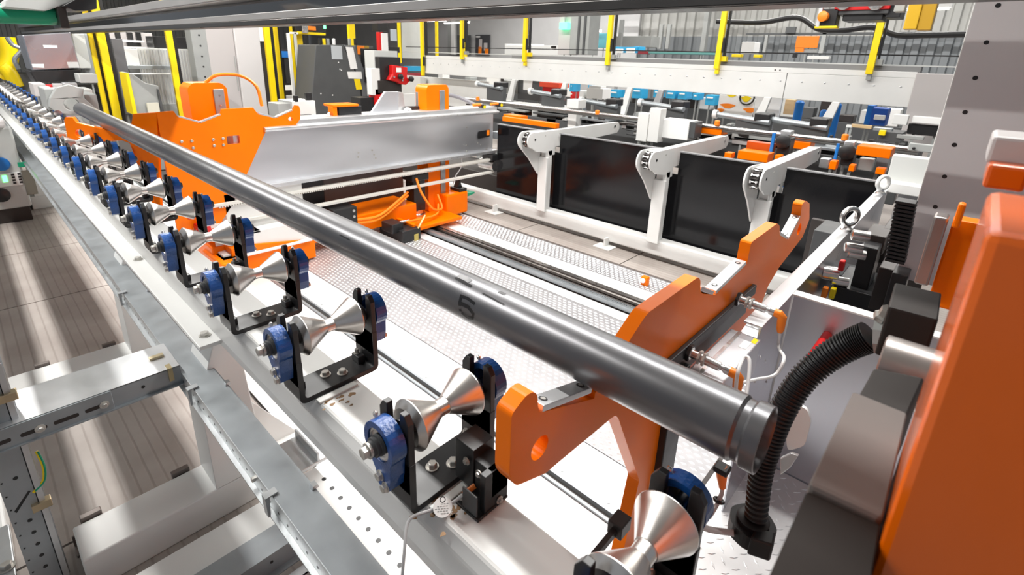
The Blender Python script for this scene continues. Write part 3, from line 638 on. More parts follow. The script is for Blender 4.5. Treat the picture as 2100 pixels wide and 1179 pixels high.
for z in (.37, .80): MB().box(-2.045, -2.015, -.105, -.055, z, z+.028).build('post_clip', mat('brass_clip3', (.62, .5, .33), .35, 1), po, .002)
MB().tube(spline([(-2.04, -.055, .58), (-2.02, -.05, .53), (-2.03, -.06, .47), (-2.03, -.09, .44)], 6), .0045, 8).build('earth_wire_yellow', YELLOW, po, smooth=True)
MB().tube(spline([(-2.036, -.052, .58), (-2.016, -.047, .53), (-2.026, -.057, .47), (-2.026, -.085, .445)], 6), .003, 8).build('earth_wire_green', GREEN, po, smooth=True)
d3 = thing('low_duct', 'lower galvanised duct with punched side crossing under the long duct', 'duct', (-1.55, .3, .1))
MB().box(-1.85, -1.66, -.2, .86, .0, .06).build('white_tray', WHITE, d3, .003)
MB().box(-1.64, -1.53, -.2, .75, .12, .125).box(-1.53, -1.526, -.2, .75, .04, .125).box(-1.526, -1.50, -.2, .75, .04, .044).build('duct_body', GALV, d3)
MB().box(-1.48, -1.44, -.2, .75, .03, .034).box(-1.444, -1.44, -.2, .75, .0, .034).build('duct_rail', GALVL, d3)
hole_row(d3, lambda i: ((-1.5255, -.1+i*.09, .09), 'x', .006), 10)
st = thing('perforated_strip', 'pale perforated strip with a row of round holes beside the long duct', 'strip', (-.9, .668, .3))
MB().box(-1.62, 0, .60, .735, .288, .30).build('strip_plate', WHITE, st, .002)
hole_row(st, lambda i: ((-.05-i*.062, .668, .30), 'z', .009), 25)
MB().box(-1.75, -1.56, .55, .70, .36, .375).box(-1.75, -1.56, .66, .67, .375, .41).build('strip_bracket', GALVL, st, .002)
fb = thing('floor_bracket', 'flat zinc bracket with a big bolt at the bottom left, behind the post', 'bracket', (-2.2, -.3, .1))
MB().box(-2.35, -2.04, -.33, -.19, .115, .13).build('bracket_plate', GALVL, fb, .004)
MB().lathe((-2.12, -.21, .13), 'z', [(0, .024), (.004, .024)], 18).hexa((-2.12, -.21, .134), 'z', .017, .016).build('bracket_bolt', ZINC, fb)
ln = MB().box(-2.6, -2.3, -.6, -.20, .0, .11).build('floor_plinth', WHITE, None, .01); tag(ln, 'white painted base box at the left edge beside the slotted post', 'base')

# far left cabinet with green latch, blue button and gauge
cb_ = thing('grey_cabinet', 'light grey machine cabinet with green latch and blue button at the left edge', 'cabinet', (-7.6, -.2, 0))
MB().box(-9.3, -7.4, -1.2, .34, .16, 1.02).build('cabinet_body', LGREY, cb_, .02)
MB().box(-9.2, -7.45, -1.2, .32, 0, .16).build('plinth', BROWN, cb_, .004)
MB().box(-9.3, -7.30, -.9, .30, 1.02, 1.12).build('top_hood', PINKG, cb_, .03)
p = at(50, 338, x=-7.38)
MB().box(-7.4, -7.36, p.y-.05, p.y+.05, p.z-.02, p.z+.03).build('green_latch', GREEN, cb_, .006)
MB().box(-7.4, -7.385, p.y-.04, p.y+.05, p.z-.33, p.z-.06).build('latch_window', mat('smoked_glass', (.16, .15, .12), .2), cb_, .004)
p = at(2, 337, x=-7.38); MB().lathe((-7.4, p.y, p.z), 'x', [(0, .07), (.03, .07), (.04, .06)], 20).build('blue_button', BLUEP, cb_, smooth=True)
p = at(5, 366, x=-7.38); MB().box(-7.4, -7.38, p.y-.1, p.y+.14, p.z-.09, p.z+.05).build('switch_plate', CLABEL, cb_, .003)
MB().box(-7.38, -7.375, p.y+.0, p.y+.035, p.z-.04, p.z+.03).build('green_lamp', GLED, cb_)
for i in range(2):
    for j in range(4): MB().box(-7.38, -7.376, p.y+.07+i*.05, p.y+.095+i*.05, p.z-.07+j*.03, p.z-.05+j*.03).build('switch', BLACK, cb_)
p = at(3, 400, x=-7.38); MB().lathe((-7.4, p.y, p.z), 'x', [(0, .07), (.05, .07), (.06, .05)], 16).build('dial', BLACK, cb_, smooth=True)

# ------------------------------------------------------------------ chain conveyor frame with black screens
cf = thing('frame_beam', 'low white base beam on feet carrying the uprights in front of black screens', 'beam', (-3, 4.45, 0))
MB().box(-5.2, -.40, 4.40, 4.53, .05, .21).build('beam_body', WHITE, cf, .015)
for x in (-4.25, -2.6, -1.1): MB().box(x-.1, x+.1, 4.27, 4.42, 0, .012).box(x-.01, x+.01, 4.33, 4.41, .01, .10).build('foot_plate', WHITE, cf, .002)
UPX = [at(1113, 400, y=4.4).x, at(1348, 430, y=4.4).x, at(1550, 500, y=4.4).x]
ARMLAB = ['left white chain conveyor arm above its upright, beside the silver beam end', 'middle white chain conveyor arm between two black screens', 'right white chain conveyor arm, partly behind the orange lifter tips']
for k, ux in enumerate(UPX):
    t = thing('chain_arm', ARMLAB[k], 'conveyor arm', (ux, 4.4, .2), 'white chain conveyor arms')
    w = .062
    MB().prism([(4.365, .185), (4.40, .185), (4.40, .82), (4.365, .82)], 'x', ux-w, ux+w).build('upright_plate', WHITE, t, .006)
    MB().prism([(4.40, .21), (4.47, .21), (4.47, .9), (4.40, .9)], 'x', ux-.05, ux+.05).build('upright_tube', WHITE, t, .006)
    head = [(4.02+.0, 1.02)]
    arc = [(4.10+.095*math.cos(a), 1.03+.095*math.sin(a)) for a in [PI*(.5+i/10) for i in range(9)]]
    lp = arc+[(4.19, .82), (4.36, .62), (4.38, .62), (4.40, .92), (4.55, .92), (4.55, 1.1), (4.2, 1.125)]
    MB().prism(lp, 'x', ux-.075, ux-.06).build('gusset_plate', WHITE, t, .003)
    ex = 5.88
    arc2 = [(4.12+.085*math.cos(a), 1.035+.085*math.sin(a)) for a in [PI*(.5+i/10) for i in range(11)]]
    rp = arc2+[(4.18, .91), (4.40, .87), (4.42, .84), (4.52, .84), (4.52, .93), (ex-.05, .98), (ex, 1.02), (ex, 1.08), (ex-.04, 1.12)]
    MB().prism(rp, 'x', ux+.035, ux+.05, [ngon(4.16, 1.04, .013, 12)]).build('side_plate', WHITE, t, .003)
    MB().prism([(4.12, 1.10), (ex, 1.10), (ex, 1.108), (4.12, 1.108)], 'x', ux-.06, ux+.035).build('top_cover', LGREY, t)
    MB().prism([(4.2, .93), (ex, .98), (ex, 1.1), (4.2, 1.1)], 'x', ux-.058, ux-.045).build('side_plate', WHITE, t, .003)
    MB().prism([(4.40, .60), (4.45, .60), (4.45, .88), (4.37, .88)], 'x', ux+.03, ux+.036).build('gusset', WHITE, t, .002)
    ch = MB()
    for i in range(9):
        a = PI*(.5+i/9); cy, cz = 4.13+.075*math.cos(a), 1.035+.075*math.sin(a)
        c = Vector((0, cy, cz)); tg_ = Vector((0, -math.sin(a), math.cos(a)))
        l_ = MB(); l_.bar(Vector((ux-.035, cy, cz))-tg_*.012, Vector((ux-.035, cy, cz))+tg_*.012, .012, .014); l_.bar(Vector((ux+.01, cy, cz))-tg_*.012, Vector((ux+.01, cy, cz))+tg_*.012, .012, .014)
        l_.cyl((ux-.04, cy, cz), (ux+.02, cy, cz), .006, 8)
        l_.build('chain_link', STEEL if i % 2 else BROWN, t)
    MB().lathe((ux-.04, 4.14, 1.035), 'x', [(0, .06), (.06, .06)], 20).build('sprocket', BROWN, t)
    MB().lathe((ux+.05, 4.16, 1.04), 'x', [(0, .012), (.002, .012)], 12).build('bore', BLACK, t)
    MB().lathe((ux+.05, 4.33, 1.07), 'x', [(0, .006), (.004, .006)], 10).build('screw', ZINC, t)
    MB().lathe((ux+.05, ex-.12, 1.07), 'x', [(0, .02), (.006, .02)], 14).build('end_boss', STEEL, t)
FLG = mat('flange_grey', (.16, .16, .165), .45)
scr = [(-4.42, UPX[0]-.004), (UPX[0]+.004, UPX[1]-.004), (UPX[1]+.004, UPX[2]-.004), (UPX[2]+.004, -.38)]
SL = ['black glossy screen at the left, partly behind the silver beam end', 'widest black glossy screen between the left and middle arms', 'black glossy screen between the middle and right arms', 'black glossy screen at the right, behind the orange lifter tips']
for k, ((a, b), l) in enumerate(zip(scr, SL)):
    t = thing('black_screen', l, 'screen', ((a+b)/2, 4.58, .2), 'black glossy screens behind the white frame')
    la = .08 if k else 0; lb = .08 if k < 3 else 0
    MB().prism([(a, .12), (b, .12), (b, .86), (b-lb, .86), (b-lb, 1.075), (a+la, 1.075), (a+la, .86), (a, .86)], 'y', 4.56, 4.575).build('screen_sheet', PANEL, t)
    MB().box(a+la, b-lb, 4.54, 4.60, 1.075, 1.085).build('top_flange', FLG, t)
pp = thing('round_rail', 'long thin grey round rail running above the far ends of the conveyor arms', 'rail', (-3, 6, 1.18))
MB().cyl((-6.6, 6.0, 1.18), (-.35, 6.0, 1.18), .022, 14).build('rail_rod', STEEL, pp, smooth=True)
MB().cyl((-6.6, 6.03, 1.145), (-.35, 6.03, 1.145), .018, 10).build('rail_rod', GREY, pp, smooth=True)
for u, v in ((980, 202), (1225, 230), (1471, 252), (1733, 281)):
    p = at(u, v, y=5.98); MB().lathe((p.x, 5.98, p.z-.03), 'z', [(0, .03), (.05, .03), (.06, .02)], 12).build('orange_cap', ORANGE2, pp, smooth=True)

# ------------------------------------------------------------------ high white guard beam with yellow posts
gb = thing('guard_beam', 'deep white sheet guard beam crossing the whole back of the cell', 'beam', (-5, 7.5, 1.6))
gx0, gx1 = at(866, 130, y=7.5).x, -.64
seam = at(1607, 190, y=7.5).x
MB().box(gx0, seam-.004, 7.5, 7.56, 1.475, 1.80).build('sheet_panel', WHITE, gb, .004)
MB().box(seam+.004, gx1, 7.5, 7.56, 1.475, 1.80).build('sheet_panel', WHITE, gb, .004)
MB().box(gx0, gx1, 7.5, 7.56, 1.802, 1.868).build('upper_strip', WHITE, gb, .003)
MB().box(-7.0, gx1+.02, 7.56, 7.75, 1.80, 1.93).build('grey_profile', mat('mid_grey', (.2, .2, .2), .5), gb, .004)
MB().box(-12, gx1+.6, 7.75, 7.80, 1.93, 1.945).build('top_strip', LGREY, gb, .002)
for i in range(34):
    x = gx1-.12-i*.26; MB().lathe((x, 7.5, 1.70), (0, -1, 0), [(0, .011), (.004, .011), (.006, .006)], 8).build('rivet', ALUB, gb)
for d in ((0, 0), (.06, 0)): MB().lathe((-2.15+d[0], 7.5, 1.835), (0, -1, 0), [(0, .01), (.003, .01)], 8).build('rivet', BROWN, gb)
eg = at(1468, 150, y=7.4)
MB().box(gx1, gx1+.62, 7.42, 7.7, 1.08, 1.86).build('end_cover', PINKG, gb, .01)
PL = ['leftmost of the high yellow posts, reaching below the white guard beam', 'second high yellow post on the guard beam, in front of dark doors', 'third high yellow post on the guard beam, left of the exit light', 'fourth high yellow post on the guard beam, right of the grey column', 'fifth high yellow post on the guard beam', 'rightmost high yellow post on the guard beam, below the red gripper']
for k, (u, vb) in enumerate(((868, 155), (948, 122), (1076, 127), (1246, 134), (1470, 141), (1782, 152))):
    p = at(u, vb, y=7.46); t = thing('yellow_post', PL[k], 'post', (p.x, 7.46, p.z), 'yellow posts on the guard beam')
    MB().box(p.x-.036, p.x+.036, 7.42, 7.48, p.z, 3.3).build('post_body', YELLOW, t, .004)
    MB().box(p.x+.04, p.x+.06, 7.50, 7.56, p.z+.1, 3.3).box(p.x-.065, p.x-.05, 7.56, 7.6, p.z+.35, 3.3).build('black_frame', BLACK, t, .003)
    MB().box(p.x+.03, p.x+.06, 7.43, 7.48, p.z+.22, p.z+.42).build('black_handle', BLACK, t, .01)
    if k: MB().box(p.x+.0, p.x+.10, 7.48, 7.56, p.z+.10, p.z+.17).box(p.x-.02, p.x+.03, 7.44, 7.5, p.z-.07, p.z).build('post_bracket', [YELLOW, GREY][k % 2], t, .003)
w_ = tag(MB().cyl((-10.5, 7.6, 2.05), (-.1, 7.6, 2.05), .008, 6).build('guard_wire', BLACK), 'thin black wire running level behind the yellow posts', 'wire')
# posts further left
def ypost(u, v0, v1, x, lab, w=.09, blk=True):
    b = at(u, v1, x=x); t = thing('yellow_post', lab, 'post', (x, b.y, b.z-.6), 'yellow posts left of the guard beam')
    MB().box(x-.04, x+.04, b.y-w/2, b.y+w/2, b.z-.22, 3.6).build('post_body', YELLOW, t, .005)
    if blk: MB().box(x-.08, x-.02, b.y+w/2+.015, b.y+w/2+.06, b.z-.22, 3.6).build('black_frame', BLACK, t, .004)
ypost(240, 60, 236, -10, 'broad yellow post at the left, right one of a close pair', .10)
ypost(216, 60, 220, -10.2, 'slim yellow post at the left, left one of a close pair', .06)
ypost(373, 60, 235, -10, 'single yellow post before the grey corrugated housing', .09)
ypost(564, 50, 225, -10, 'broad yellow post right of the big white column', .10)
ypost(580, 50, 210, -10.6, 'thin yellow post just right of the broad one beside the white column', .06)
ypost(623, 70, 200, -10.6, 'pale yellow post behind the top of the white control box', .14, False)
ypost(610, 60, 205, -10.4, 'thin yellow post left of the pale yellow one', .035, False)
ypost(722, 40, 95, -11.2, 'yellow post rising behind the dark grey angular cabinet', .16, False)
ypost(820, 40, 110, -10.6, 'slim yellow post behind the red clamp head', .05)
ypost(896, 40, 110, -10.8, 'thin far yellow post just right of the first guard beam post', .05)
ypost(955, 45, 105, -8.9, 'thin far yellow post behind the second guard beam post', .03, False)

# white columns behind the carriage
wc = thing('machine_column', 'big pale grey machine column standing behind the orange carriage', 'column', (-10, 3.3, .4))
def yz(u, v, x): p = at(u, v, x=x); return p.y, p.z
ya, _ = yz(438, 180, -10); yb, _ = yz(493, 180, -10); yc, _ = yz(542, 180, -10)
MB().box(-10.6, -10.0, ya, yb-.004, .3, 3.6).build('column_face', PINKG, wc, .01)
MB().box(-10.6, -9.95, yb, yc, .3, 3.6).build('column_face', mat('pale_cover', (.62, .6, .59), .45), wc, .01)
MB().box(-9.95, -9.94, yb-.06, yb-.045, 1.15, 1.75).build('door_handle', GREY, wc, .004)
sc_ = thing('perforated_column', 'grey column with a vertical row of small holes beside the pale machine column', 'column', (-10, 2.8, .4))
y0, _ = yz(405, 160, -10); y1, _ = yz(437, 160, -10)
MB().box(-10.3, -10, y0, y1-.01, .3, 3.6).build('column_body', GREY, sc_, .006)
for i in range(14): MB().lathe((-10, y0+(y1-y0)*.5, 1.05+i*.17), 'x', [(0, .016), (.001, .016)], 10).build('hole', BLACK, sc_)

# ------------------------------------------------------------------ overhead rail across the top
orl = thing('overhead_rail', 'dark grey overhead rail with a pale upper flange crossing the top of the photo', 'rail', (-5, 1.3, 2.05))
def el(deg, y): return 1.87+y*math.tan(math.radians(deg))
y = 1.30
GM = mat('rail_shaded_grey', (.10, .095, .09), .3, .7, 3, .15)  # darker grey carries the shade of the rail's underside
GL = mat('rail_light_grey', (.42, .41, .40), .35, .4, 3, .08)
MB().box(-16, .3, y, y+.02, el(5.95, y), el(7.25, y)).build('lower_edge', GM, orl, .003)
MB().box(-16, .3, y+.0, y+.02, el(7.25, y)+.001, el(8.9, y)).build('face_strip', GL, orl, .003)
MB().box(-16, .3, y+.06, y+.09, el(8.9, y)+.001, el(12.2, y)).build('recessed_web', mat('polished_web', (.2, .2, .2), .08, 1), orl)
MB().box(-16, .3, y-.03, y+.10, el(12.3, y), el(12.3, y)+.012).box(-16, .3, y-.035, y-.025, el(12.6, y), el(15, y)).build('upper_flange', GL, orl, .003)
MB().box(-16, .3, y+.0, y+.12, el(5.95, y)-.0, el(5.95, y)+.006).build('bottom_flange', GM, orl, .002)
hd = thing('shadow_gantry', 'unseen slatted gantry above the overhead rail, added to throw the floor stripes', 'hood', (-5, 1.12, 2.3))  # unseen gantry slats, laid out so their shadows stripe the left floor
for z0, z1 in ((2.50, 2.56), (2.72, 2.84)):
    MB().box(-16, .3, 1.12, 1.14, z0, z1).build('shadow_slat', LGREY, hd)
for ya_, yb_ in ((-.575, -.485), (-.95, -.625)):
    MB().box(-16, .3, ya_, yb_, 2.90, 2.94).build('shadow_slat', LGREY, hd)
for x in (-12, -8, -4, -.2): MB().box(x-.02, x+.02, -.84, 1.14, 2.94, 2.98).build('slat_rib', LGREY, hd)
# ------------------------------------------------------------------ boxes measured on a depth plane
def ybox(mb, u0, v0, u1, v1, y, d):
    um, vm = (u0+u1)/2, (v0+v1)/2
    x0, x1 = at(u0, vm, y=y).x, at(u1, vm, y=y).x; z1, z0 = at(um, v0, y=y).z, at(um, v1, y=y).z
    mb.box(x0, x1, y, y+d, z0, z1); return (x0, x1, z0, z1)
def xbox(mb, u0, v0, u1, v1, x, d):
    um, vm = (u0+u1)/2, (v0+v1)/2
    y0, y1 = at(u0, vm, x=x).y, at(u1, vm, x=x).y; z1, z0 = at(um, v0, x=x).z, at(um, v1, x=x).z
    mb.box(x-d, x, y0, y1, z0, z1); return (y0, y1, z0, z1)
NOSUP = ('angular_cabinet', 'pink_plate', 'black_clamp', 'wall_poster', 'dark_door', 'corner_plate', 'folded_bracket', 'orange_guide', 'blue_bench', 'wall_pipe', 'white_box', 'beam_top_clutter')
def ythings(name, label, cat, y, parts, group=None, sup=True):
    """parts: (part name, u0, v0, u1, v1, material, offset towards the back, depth)"""
    p = at((parts[0][1]+parts[0][3])/2, parts[0][4], y=y); E_ = []
    t = thing(name, label, cat, p, group)
    for n, u0, v0, u1, v1, m, o, d in parts:
        mb = MB(); r = ybox(mb, u0, v0, u1, v1, y+o, d); mb.build(n, m, t, .006); E_.append((r[2], r[0], r[1], y+o+d/2))
    zl, a, b, yy = min(E_)
    if sup is True and zl > .02 and name not in NOSUP:
        base = .98 if (6.3 < yy < 7.3 and zl > 1.0) else 0
        for q in (.2, .8): MB().box(a+(b-a)*q-.012, a+(b-a)*q+.012, yy-.012, yy+.012, base, zl+.004).build('stand_leg', GREY, t)
    if sup == 'roof': MB().box((a+b)/2-.02, (a+b)/2+.02, yy-.02, yy+.02, max(e[0] for e in E_), 5.39).build('drop_rod', GREY, t)
    return t
def xthings(name, label, cat, x, parts, group=None, sup=True):
    p = at((parts[0][1]+parts[0][3])/2, parts[0][4], x=x); E_ = []
    t = thing(name, label, cat, p, group)
    for n, u0, v0, u1, v1, m, o, d in parts:
        mb = MB(); r = xbox(mb, u0, v0, u1, v1, x+o, d); mb.build(n, m, t, .006); E_.append((r[2], r[0], r[1], x+o-d/2))
    zl, a, b, xx = min(E_)
    if sup is True and zl > .02 and name not in NOSUP:
        for q in (.2, .8): MB().box(xx-.012, xx+.012, a+(b-a)*q-.012, a+(b-a)*q+.012, 0, zl+.004).build('stand_leg', GREY, t)
    if sup == 'roof': MB().box(xx-.02, xx+.02, (a+b)/2-.02, (a+b)/2+.02, max(e[0] for e in E_), 5.39).build('drop_rod', GREY, t)
    return t

# ------------------------------------------------------------------ right side: stainless enclosure, column, orange machine
en = thing('steel_enclosure', 'stainless sheet enclosure with bright folded top edges right of the orange lifter', 'enclosure', (-.2, 2.5, 0))
MB().box(-.332, -.327, 1.46, 3.95, .1, 1.148).build('side_sheet', STAIN, en)
MB().box(-.375, -.323, 1.455, 3.95, 1.146, 1.152).build('folded_edge', ALUB, en, .001)
MB().box(-.323, .5, 1.795, 1.80, .1, 1.148).build('front_sheet', STAIN, en)
MB().box(-.323, .5, 1.765, 1.81, 1.146, 1.152).build('folded_edge', WHITE, en, .001)
for (x, y, z) in ((-.3265, 1.52, 1.02), (-.3265, 1.60, .97), (-.3265, 1.52, .93), (-.3265, 1.68, .85)):
    MB().lathe((x, y, z), 'x', [(0, .004), (.002, .004)], 8).build('screw', STEEL, en)
for k, (u, v) in enumerate(((1737, 470), (1806, 395))):
    p = at(u, v, z=1.16); t = thing('eye_bolt', ['nearer zinc lifting eye standing on the bright folded edge', 'farther zinc lifting eye at the back end of the folded edge'][k], 'eye bolt', (p.x, p.y, 1.152), 'lifting eyes on the folded edge')
    MB().torus((p.x, p.y, 1.152+.07), (.8, -.6, 0), .04, .012).build('ring', WHITE if k else STEEL, t, smooth=True)
    MB().lathe((p.x, p.y, 1.152), 'z', [(0, .028), (.012, .028), (.02, .014), (.035, .013)], 16).build('shank', STEEL, t, smooth=True)
tp_ = thing('step_platform', 'silver tread plate step low down between the enclosure and the tube end', 'platform', (-.2, 1.3, .45))
TREADM = mat('bright_tread_sheet', (.8, .8, .8), .4, .3, 8, .1)
tread(-.42, .3, .86, 1.79, .45, .036, .034, .014, .004, tp_, rot=1, h=.002)
MB().box(-.43, -.415, .86, 1.79, .40, .452).build('edge_trim', BROWN, tp_)
MB().box(-.42, .3, .80, .86, .40, .45).build('platform_edge', BLACK, tp_)
# base of the lifter beside the step
bs = thing('sensor_bracket', 'dark bracket with a zinc socket bolt beside the step under the tube end', 'bracket', (-.3, .75, .7))
MB().box(-.33, -.17, .70, .86, .74, .75).build('bracket_plate', BLACK, bs, .003)
MB().box(-.28, -.20, .60, .68, .70, .72).build('base_tab', ALUB, bs, .003)
MB().lathe((-.245, .64, .72), 'z', [(0, .02), (.003, .02), (.004, .013), (.015, .013)], 16).build('socket_bolt', ZINC, bs, smooth=True)
# white perforated column
col = thing('perforated_white_column', 'broad pale column with a slanting-looking row of black holes at the right edge', 'column', (.2, 2.2, 1.15))
MB().box(-.094, .30, 2.2, 2.26, 1.155, 3.4).build('column_plate', mat('pale_column', (.66, .63, .63), .42, 0, 2, .05), col, .004)
MB().box(-.094, -.088, 2.2, 2.5, 1.155, 3.4).build('column_flange', WHITE, col, .002)
for u, v in ((2047, 11), (2023, 87), (2000, 160), (1979, 230), (1957, 297), (1937, 362), (1918, 424)):
    p = at(u, v, y=2.2); MB().lathe((p.x, 2.2, p.z), (0, -1, 0), [(0, .0068), (.001, .0068)], 14).build('round_hole', BLACK, col)
# machinery inside the enclosure
mc = thing('drive_unit', 'cluster of black drive blocks and steel stubs inside the stainless enclosure', 'machine', (-.2, 2.3, .6))
def yp(name, u0, v0, u1, v1, y, d, m, par, bev=.004):
    mb = MB(); r = ybox(mb, u0, v0, u1, v1, y, d); return mb.build(name, m, par, bev), r
yp('drive_block', 1752, 505, 1790, 605, 2.35, .15, BLACK, mc); yp('drive_block', 1768, 482, 1815, 520, 2.45, .2, BROWN, mc)
yp('drive_block', 1790, 548, 1825, 640, 2.2, .15, BROWN, mc); yp('drive_block', 1800, 470, 1850, 545, 2.6, .2, BROWN, mc)
yp('housing', 1815, 560, 1850, 660, 2.1, .15, BLACK, mc); yp('base_block', 1640, 560, 1780, 612, 2.7, .2, DGREY, mc)
yp('base_plate', 1660, 480, 1760, 545, 3.3, .3, DGREY, mc); yp('base_plate', 1700, 600, 1830, 645, 2.3, .3, BLACK, mc)
yp('machine_bed', 1640, 470, 1900, 640, 3.9, .05, BROWN, mc)
for u, v, r in ((1752, 482, .022), (1738, 508, .022), (1744, 520, .02), (1690, 558, .03), (1710, 575, .02)):
    p = at(u, v, y=2.3); MB().lathe((p.x-.01, 2.3, p.z), (1, .3, 0), [(0, r*.8), (.003, r), (.06, r)], 18).build('steel_stub', STEEL, mc, smooth=True)
for u, v, m in ((1690, 600, ORANGE2), (1706, 602, YELLOW), (1725, 545, RED)): yp('cable_end', u-6, v-10, u+6, v+12, 2.25, .03, m, mc, .004)
sp_ = thing('bellows', 'black ribbed bellows column beside the pale perforated column', 'bellows', (-.12, 2.12, 1.3))
for i in range(16):
    t_ = i/15; p = at(1858-22*t_, 415+118*t_, y=2.1)
    MB().box(p.x-.028, p.x+.028, 2.08, 2.15, p.z-.006, p.z+.004).build('rib', RUBBER, sp_, .002)
a_, b_ = at(1858, 415, y=2.12), at(1836, 533, y=2.12); MB().bar((a_.x, 2.13, b_.z), (a_.x, 2.13, a_.z), .035, .035).build('core', BLACK, sp_)
pl = ythings('folded_bracket', 'pale folded sheet bracket left of the perforated column', 'bracket', 4.0, [('bracket_sheet', 1822, 322, 1915, 380, LGREY, 0, .1), ('bracket_lip', 1800, 378, 1905, 400, WHITE, -.1, .2), ('bracket_base', 1830, 400, 1900, 470, GALVL, .1, .1)])
pl2 = ythings('corner_plate', 'small grey plate with one bolt above the folded bracket', 'plate', 4.6, [('plate_body', 1862, 296, 1925, 312, GREY, 0, .04), ('bolt', 1870, 302, 1877, 307, BLACK, -.02, .02)])

# foreground: steel bar with black clamps, orange housing
yv = lambda u, v: at(u, v, z=1.55).y
DRK = mat('clamp_brown_black', (.022, .018, .016), .55, 0, 6, .1, spec=.2)
fs = thing('clamp_bar', 'blurred foreground bar of grey steel and black clamp blocks beside the orange housing', 'bar', (-.01, .6, 1.5))
x0, x1 = -.040, .016
def blk(name, q, z0, z1, m, bev=.004): return MB().prism([atz(u, v, 1.55) for u, v in q], 'z', z0, z1).build(name, m, fs, bev)
blk('clamp_block', ((1836, 578), (1932, 600), (1925, 655), (1822, 628)), 1.47, 1.55, DRK)
pc = [at(1818, 690, z=1.545), at(1912, 700, z=1.545)]
MB().lathe((pc[0].x, pc[0].y, 1.503), 'x', [(0, .038), (.002, .042), (.054, .042), (.056, .04)], 40).build('steel_cylinder', BLURSTEEL, fs, smooth=True)
blk('clamp_block', ((1795, 745), (1900, 765), (1862, 850), (1752, 822)), 1.45, 1.545, DRK)
blk('steel_block', ((1750, 800), (1862, 845), (1812, 1062), (1658, 992)), 1.46, 1.55, mat('pale_steel_block', (.14, .12, .11), .5, 0, 8, .1, spec=.25))
blk('clamp_block', ((1658, 992), (1812, 1062), (1740, 1500), (1440, 1480)), 1.44, 1.545, mat('clamp_near_black', (.018, .014, .012), .6, 0, 6, .1, spec=.12))
ORF = mat('orange_front_shaded', (.8, .13, .0), .22, 0, 4, .05, coat=.3)  # darker orange: shade of the housing front put into its colour
oh = thing('orange_housing', 'big glossy blurred orange housing filling the right edge of the photo', 'housing', (.1, .5, 1.3))
ztop = 1.785
yn, yf = at(2050, 478, z=ztop).y, at(2050, 392, z=ztop).y
xo = x1+.006
MB().box(xo-.004, .5, yn, yf, .9, ztop).build('housing_body', ORF, oh, .006)
ORD_ = mat('orange_side_shaded', (.72, .11, .002), .2, 0, 4, .05, coat=.5)  # deeper orange, shade of the underside put into its colour
yp('upper_bracket', 2018, 340, 2110, 392, .75, .08, ORD_, oh); yp('upper_cover', 2026, 282, 2120, 340, .78, .1, PINKG, oh)
ol = thing('linear_slide', 'orange slide bracket with a dark steel guide rail behind the orange housing', 'slide', (0, 1.3, 1.5))
yp('slide_rail', 1893, 442, 1925, 590, 1.30, .05, BLURSTEEL, ol); yp('slide_bracket', 1925, 450, 1992, 640, 1.33, .05, ORANGE, ol)
yp('slide_web', 1958, 418, 1975, 470, 1.28, .03, ORANGE, ol)
# hose and fittings
hs_ = thing('corrugated_hose', 'black corrugated hose curving down behind the open tube end to a round clamp', 'hose', (-.1, .95, 1.0))
H = spline([at(u, v, y=y) for u, v, y in ((1785, 690, .98), (1745, 706, .98), (1690, 738, .97), (1640, 785, .95), (1603, 845, .93), (1578, 910, .92), (1560, 975, .91), (1550, 1062, .90))], 34)
rs = [(.0268 if i % 4 < 2 else .022)*(1-.22*i/len(H)) for i in range(len(H))]
MB().tube(H, .02, 20, rs).build('ribbed_tube', RUBBER, hs_, smooth=True)
p = at(1543, 1072, y=.90)
MB().prism(rounded(ngon(p.x, p.y, .046, 7, .3), .014), 'z', p.z-.028, p.z+.004).build('clamp_ring', RUBBER, hs_, .006)
MB().lathe((p.x, p.y, p.z), 'z', [(0, .030), (.012, .030), (.014, .024)], 24).build('clamp_collar', BLACK, hs_, smooth=True)
MB().prism([(p.x+.01, p.y-.05), (p.x+.048, p.y-.035), (p.x+.042, p.y-.0), (p.x+.01, p.y-.02)], 'z', p.z-.03, p.z+.012).build('clamp_jaw', RUBBER, hs_, .004)
MB().tube(spline([(p.x-.02, p.y-.04, p.z-.01), (p.x-.08, p.y-.06, p.z-.02), (p.x-.13, p.y-.05, p.z+.02)], 6), .006, 8).build('hose_lead', CABLE, hs_, smooth=True)
q = at(1795, 690, y=.98)
MB().lathe(q, (1, 0, .25), [(0, .030), (.012, .030), (.013, .034), (.03, .034), (.031, .028), (.06, .028)], 8).build('hose_fitting', GREY, hs_)
MB().lathe(q+Vector((.0, 0, .035)), (.2, -.5, .9), [(0, .012), (.01, .012), (.012, .008), (.03, .008)], 6).build('fitting_screw', ZINC, hs_)
rc = thing('red_pipe_stub', 'small dark red round stub behind the corrugated hose', 'pipe', at(1665, 730, y=1.6))
p = at(1662, 735, y=1.6); MB().cyl((p.x, 1.60, p.z-.01), (p.x+.005, 1.795, p.z), .015, 20).build('stub_body', RED, rc, smooth=True)
rs_ = thing('white_guard_bracket', 'white folded bracket seen behind the open tube end', 'bracket', at(1630, 880, y=1.15))
MB().prism(rounded([aty(1620, 826, 1.15), aty(1655, 838, 1.15), aty(1663, 865, 1.15), aty(1650, 915, 1.15), aty(1615, 925, 1.15), aty(1605, 840, 1.15)], .012), 'y', 1.15, 1.16).build('bracket_face', WHITE, rs_, .002)
MB().prism([aty(1622, 930, 1.12), aty(1637, 935, 1.12), aty(1620, 960, 1.12), aty(1600, 975, 1.12), aty(1600, 940, 1.12)], 'y', 1.12, 1.13).build('bracket_lip', ALUB, rs_, .002)

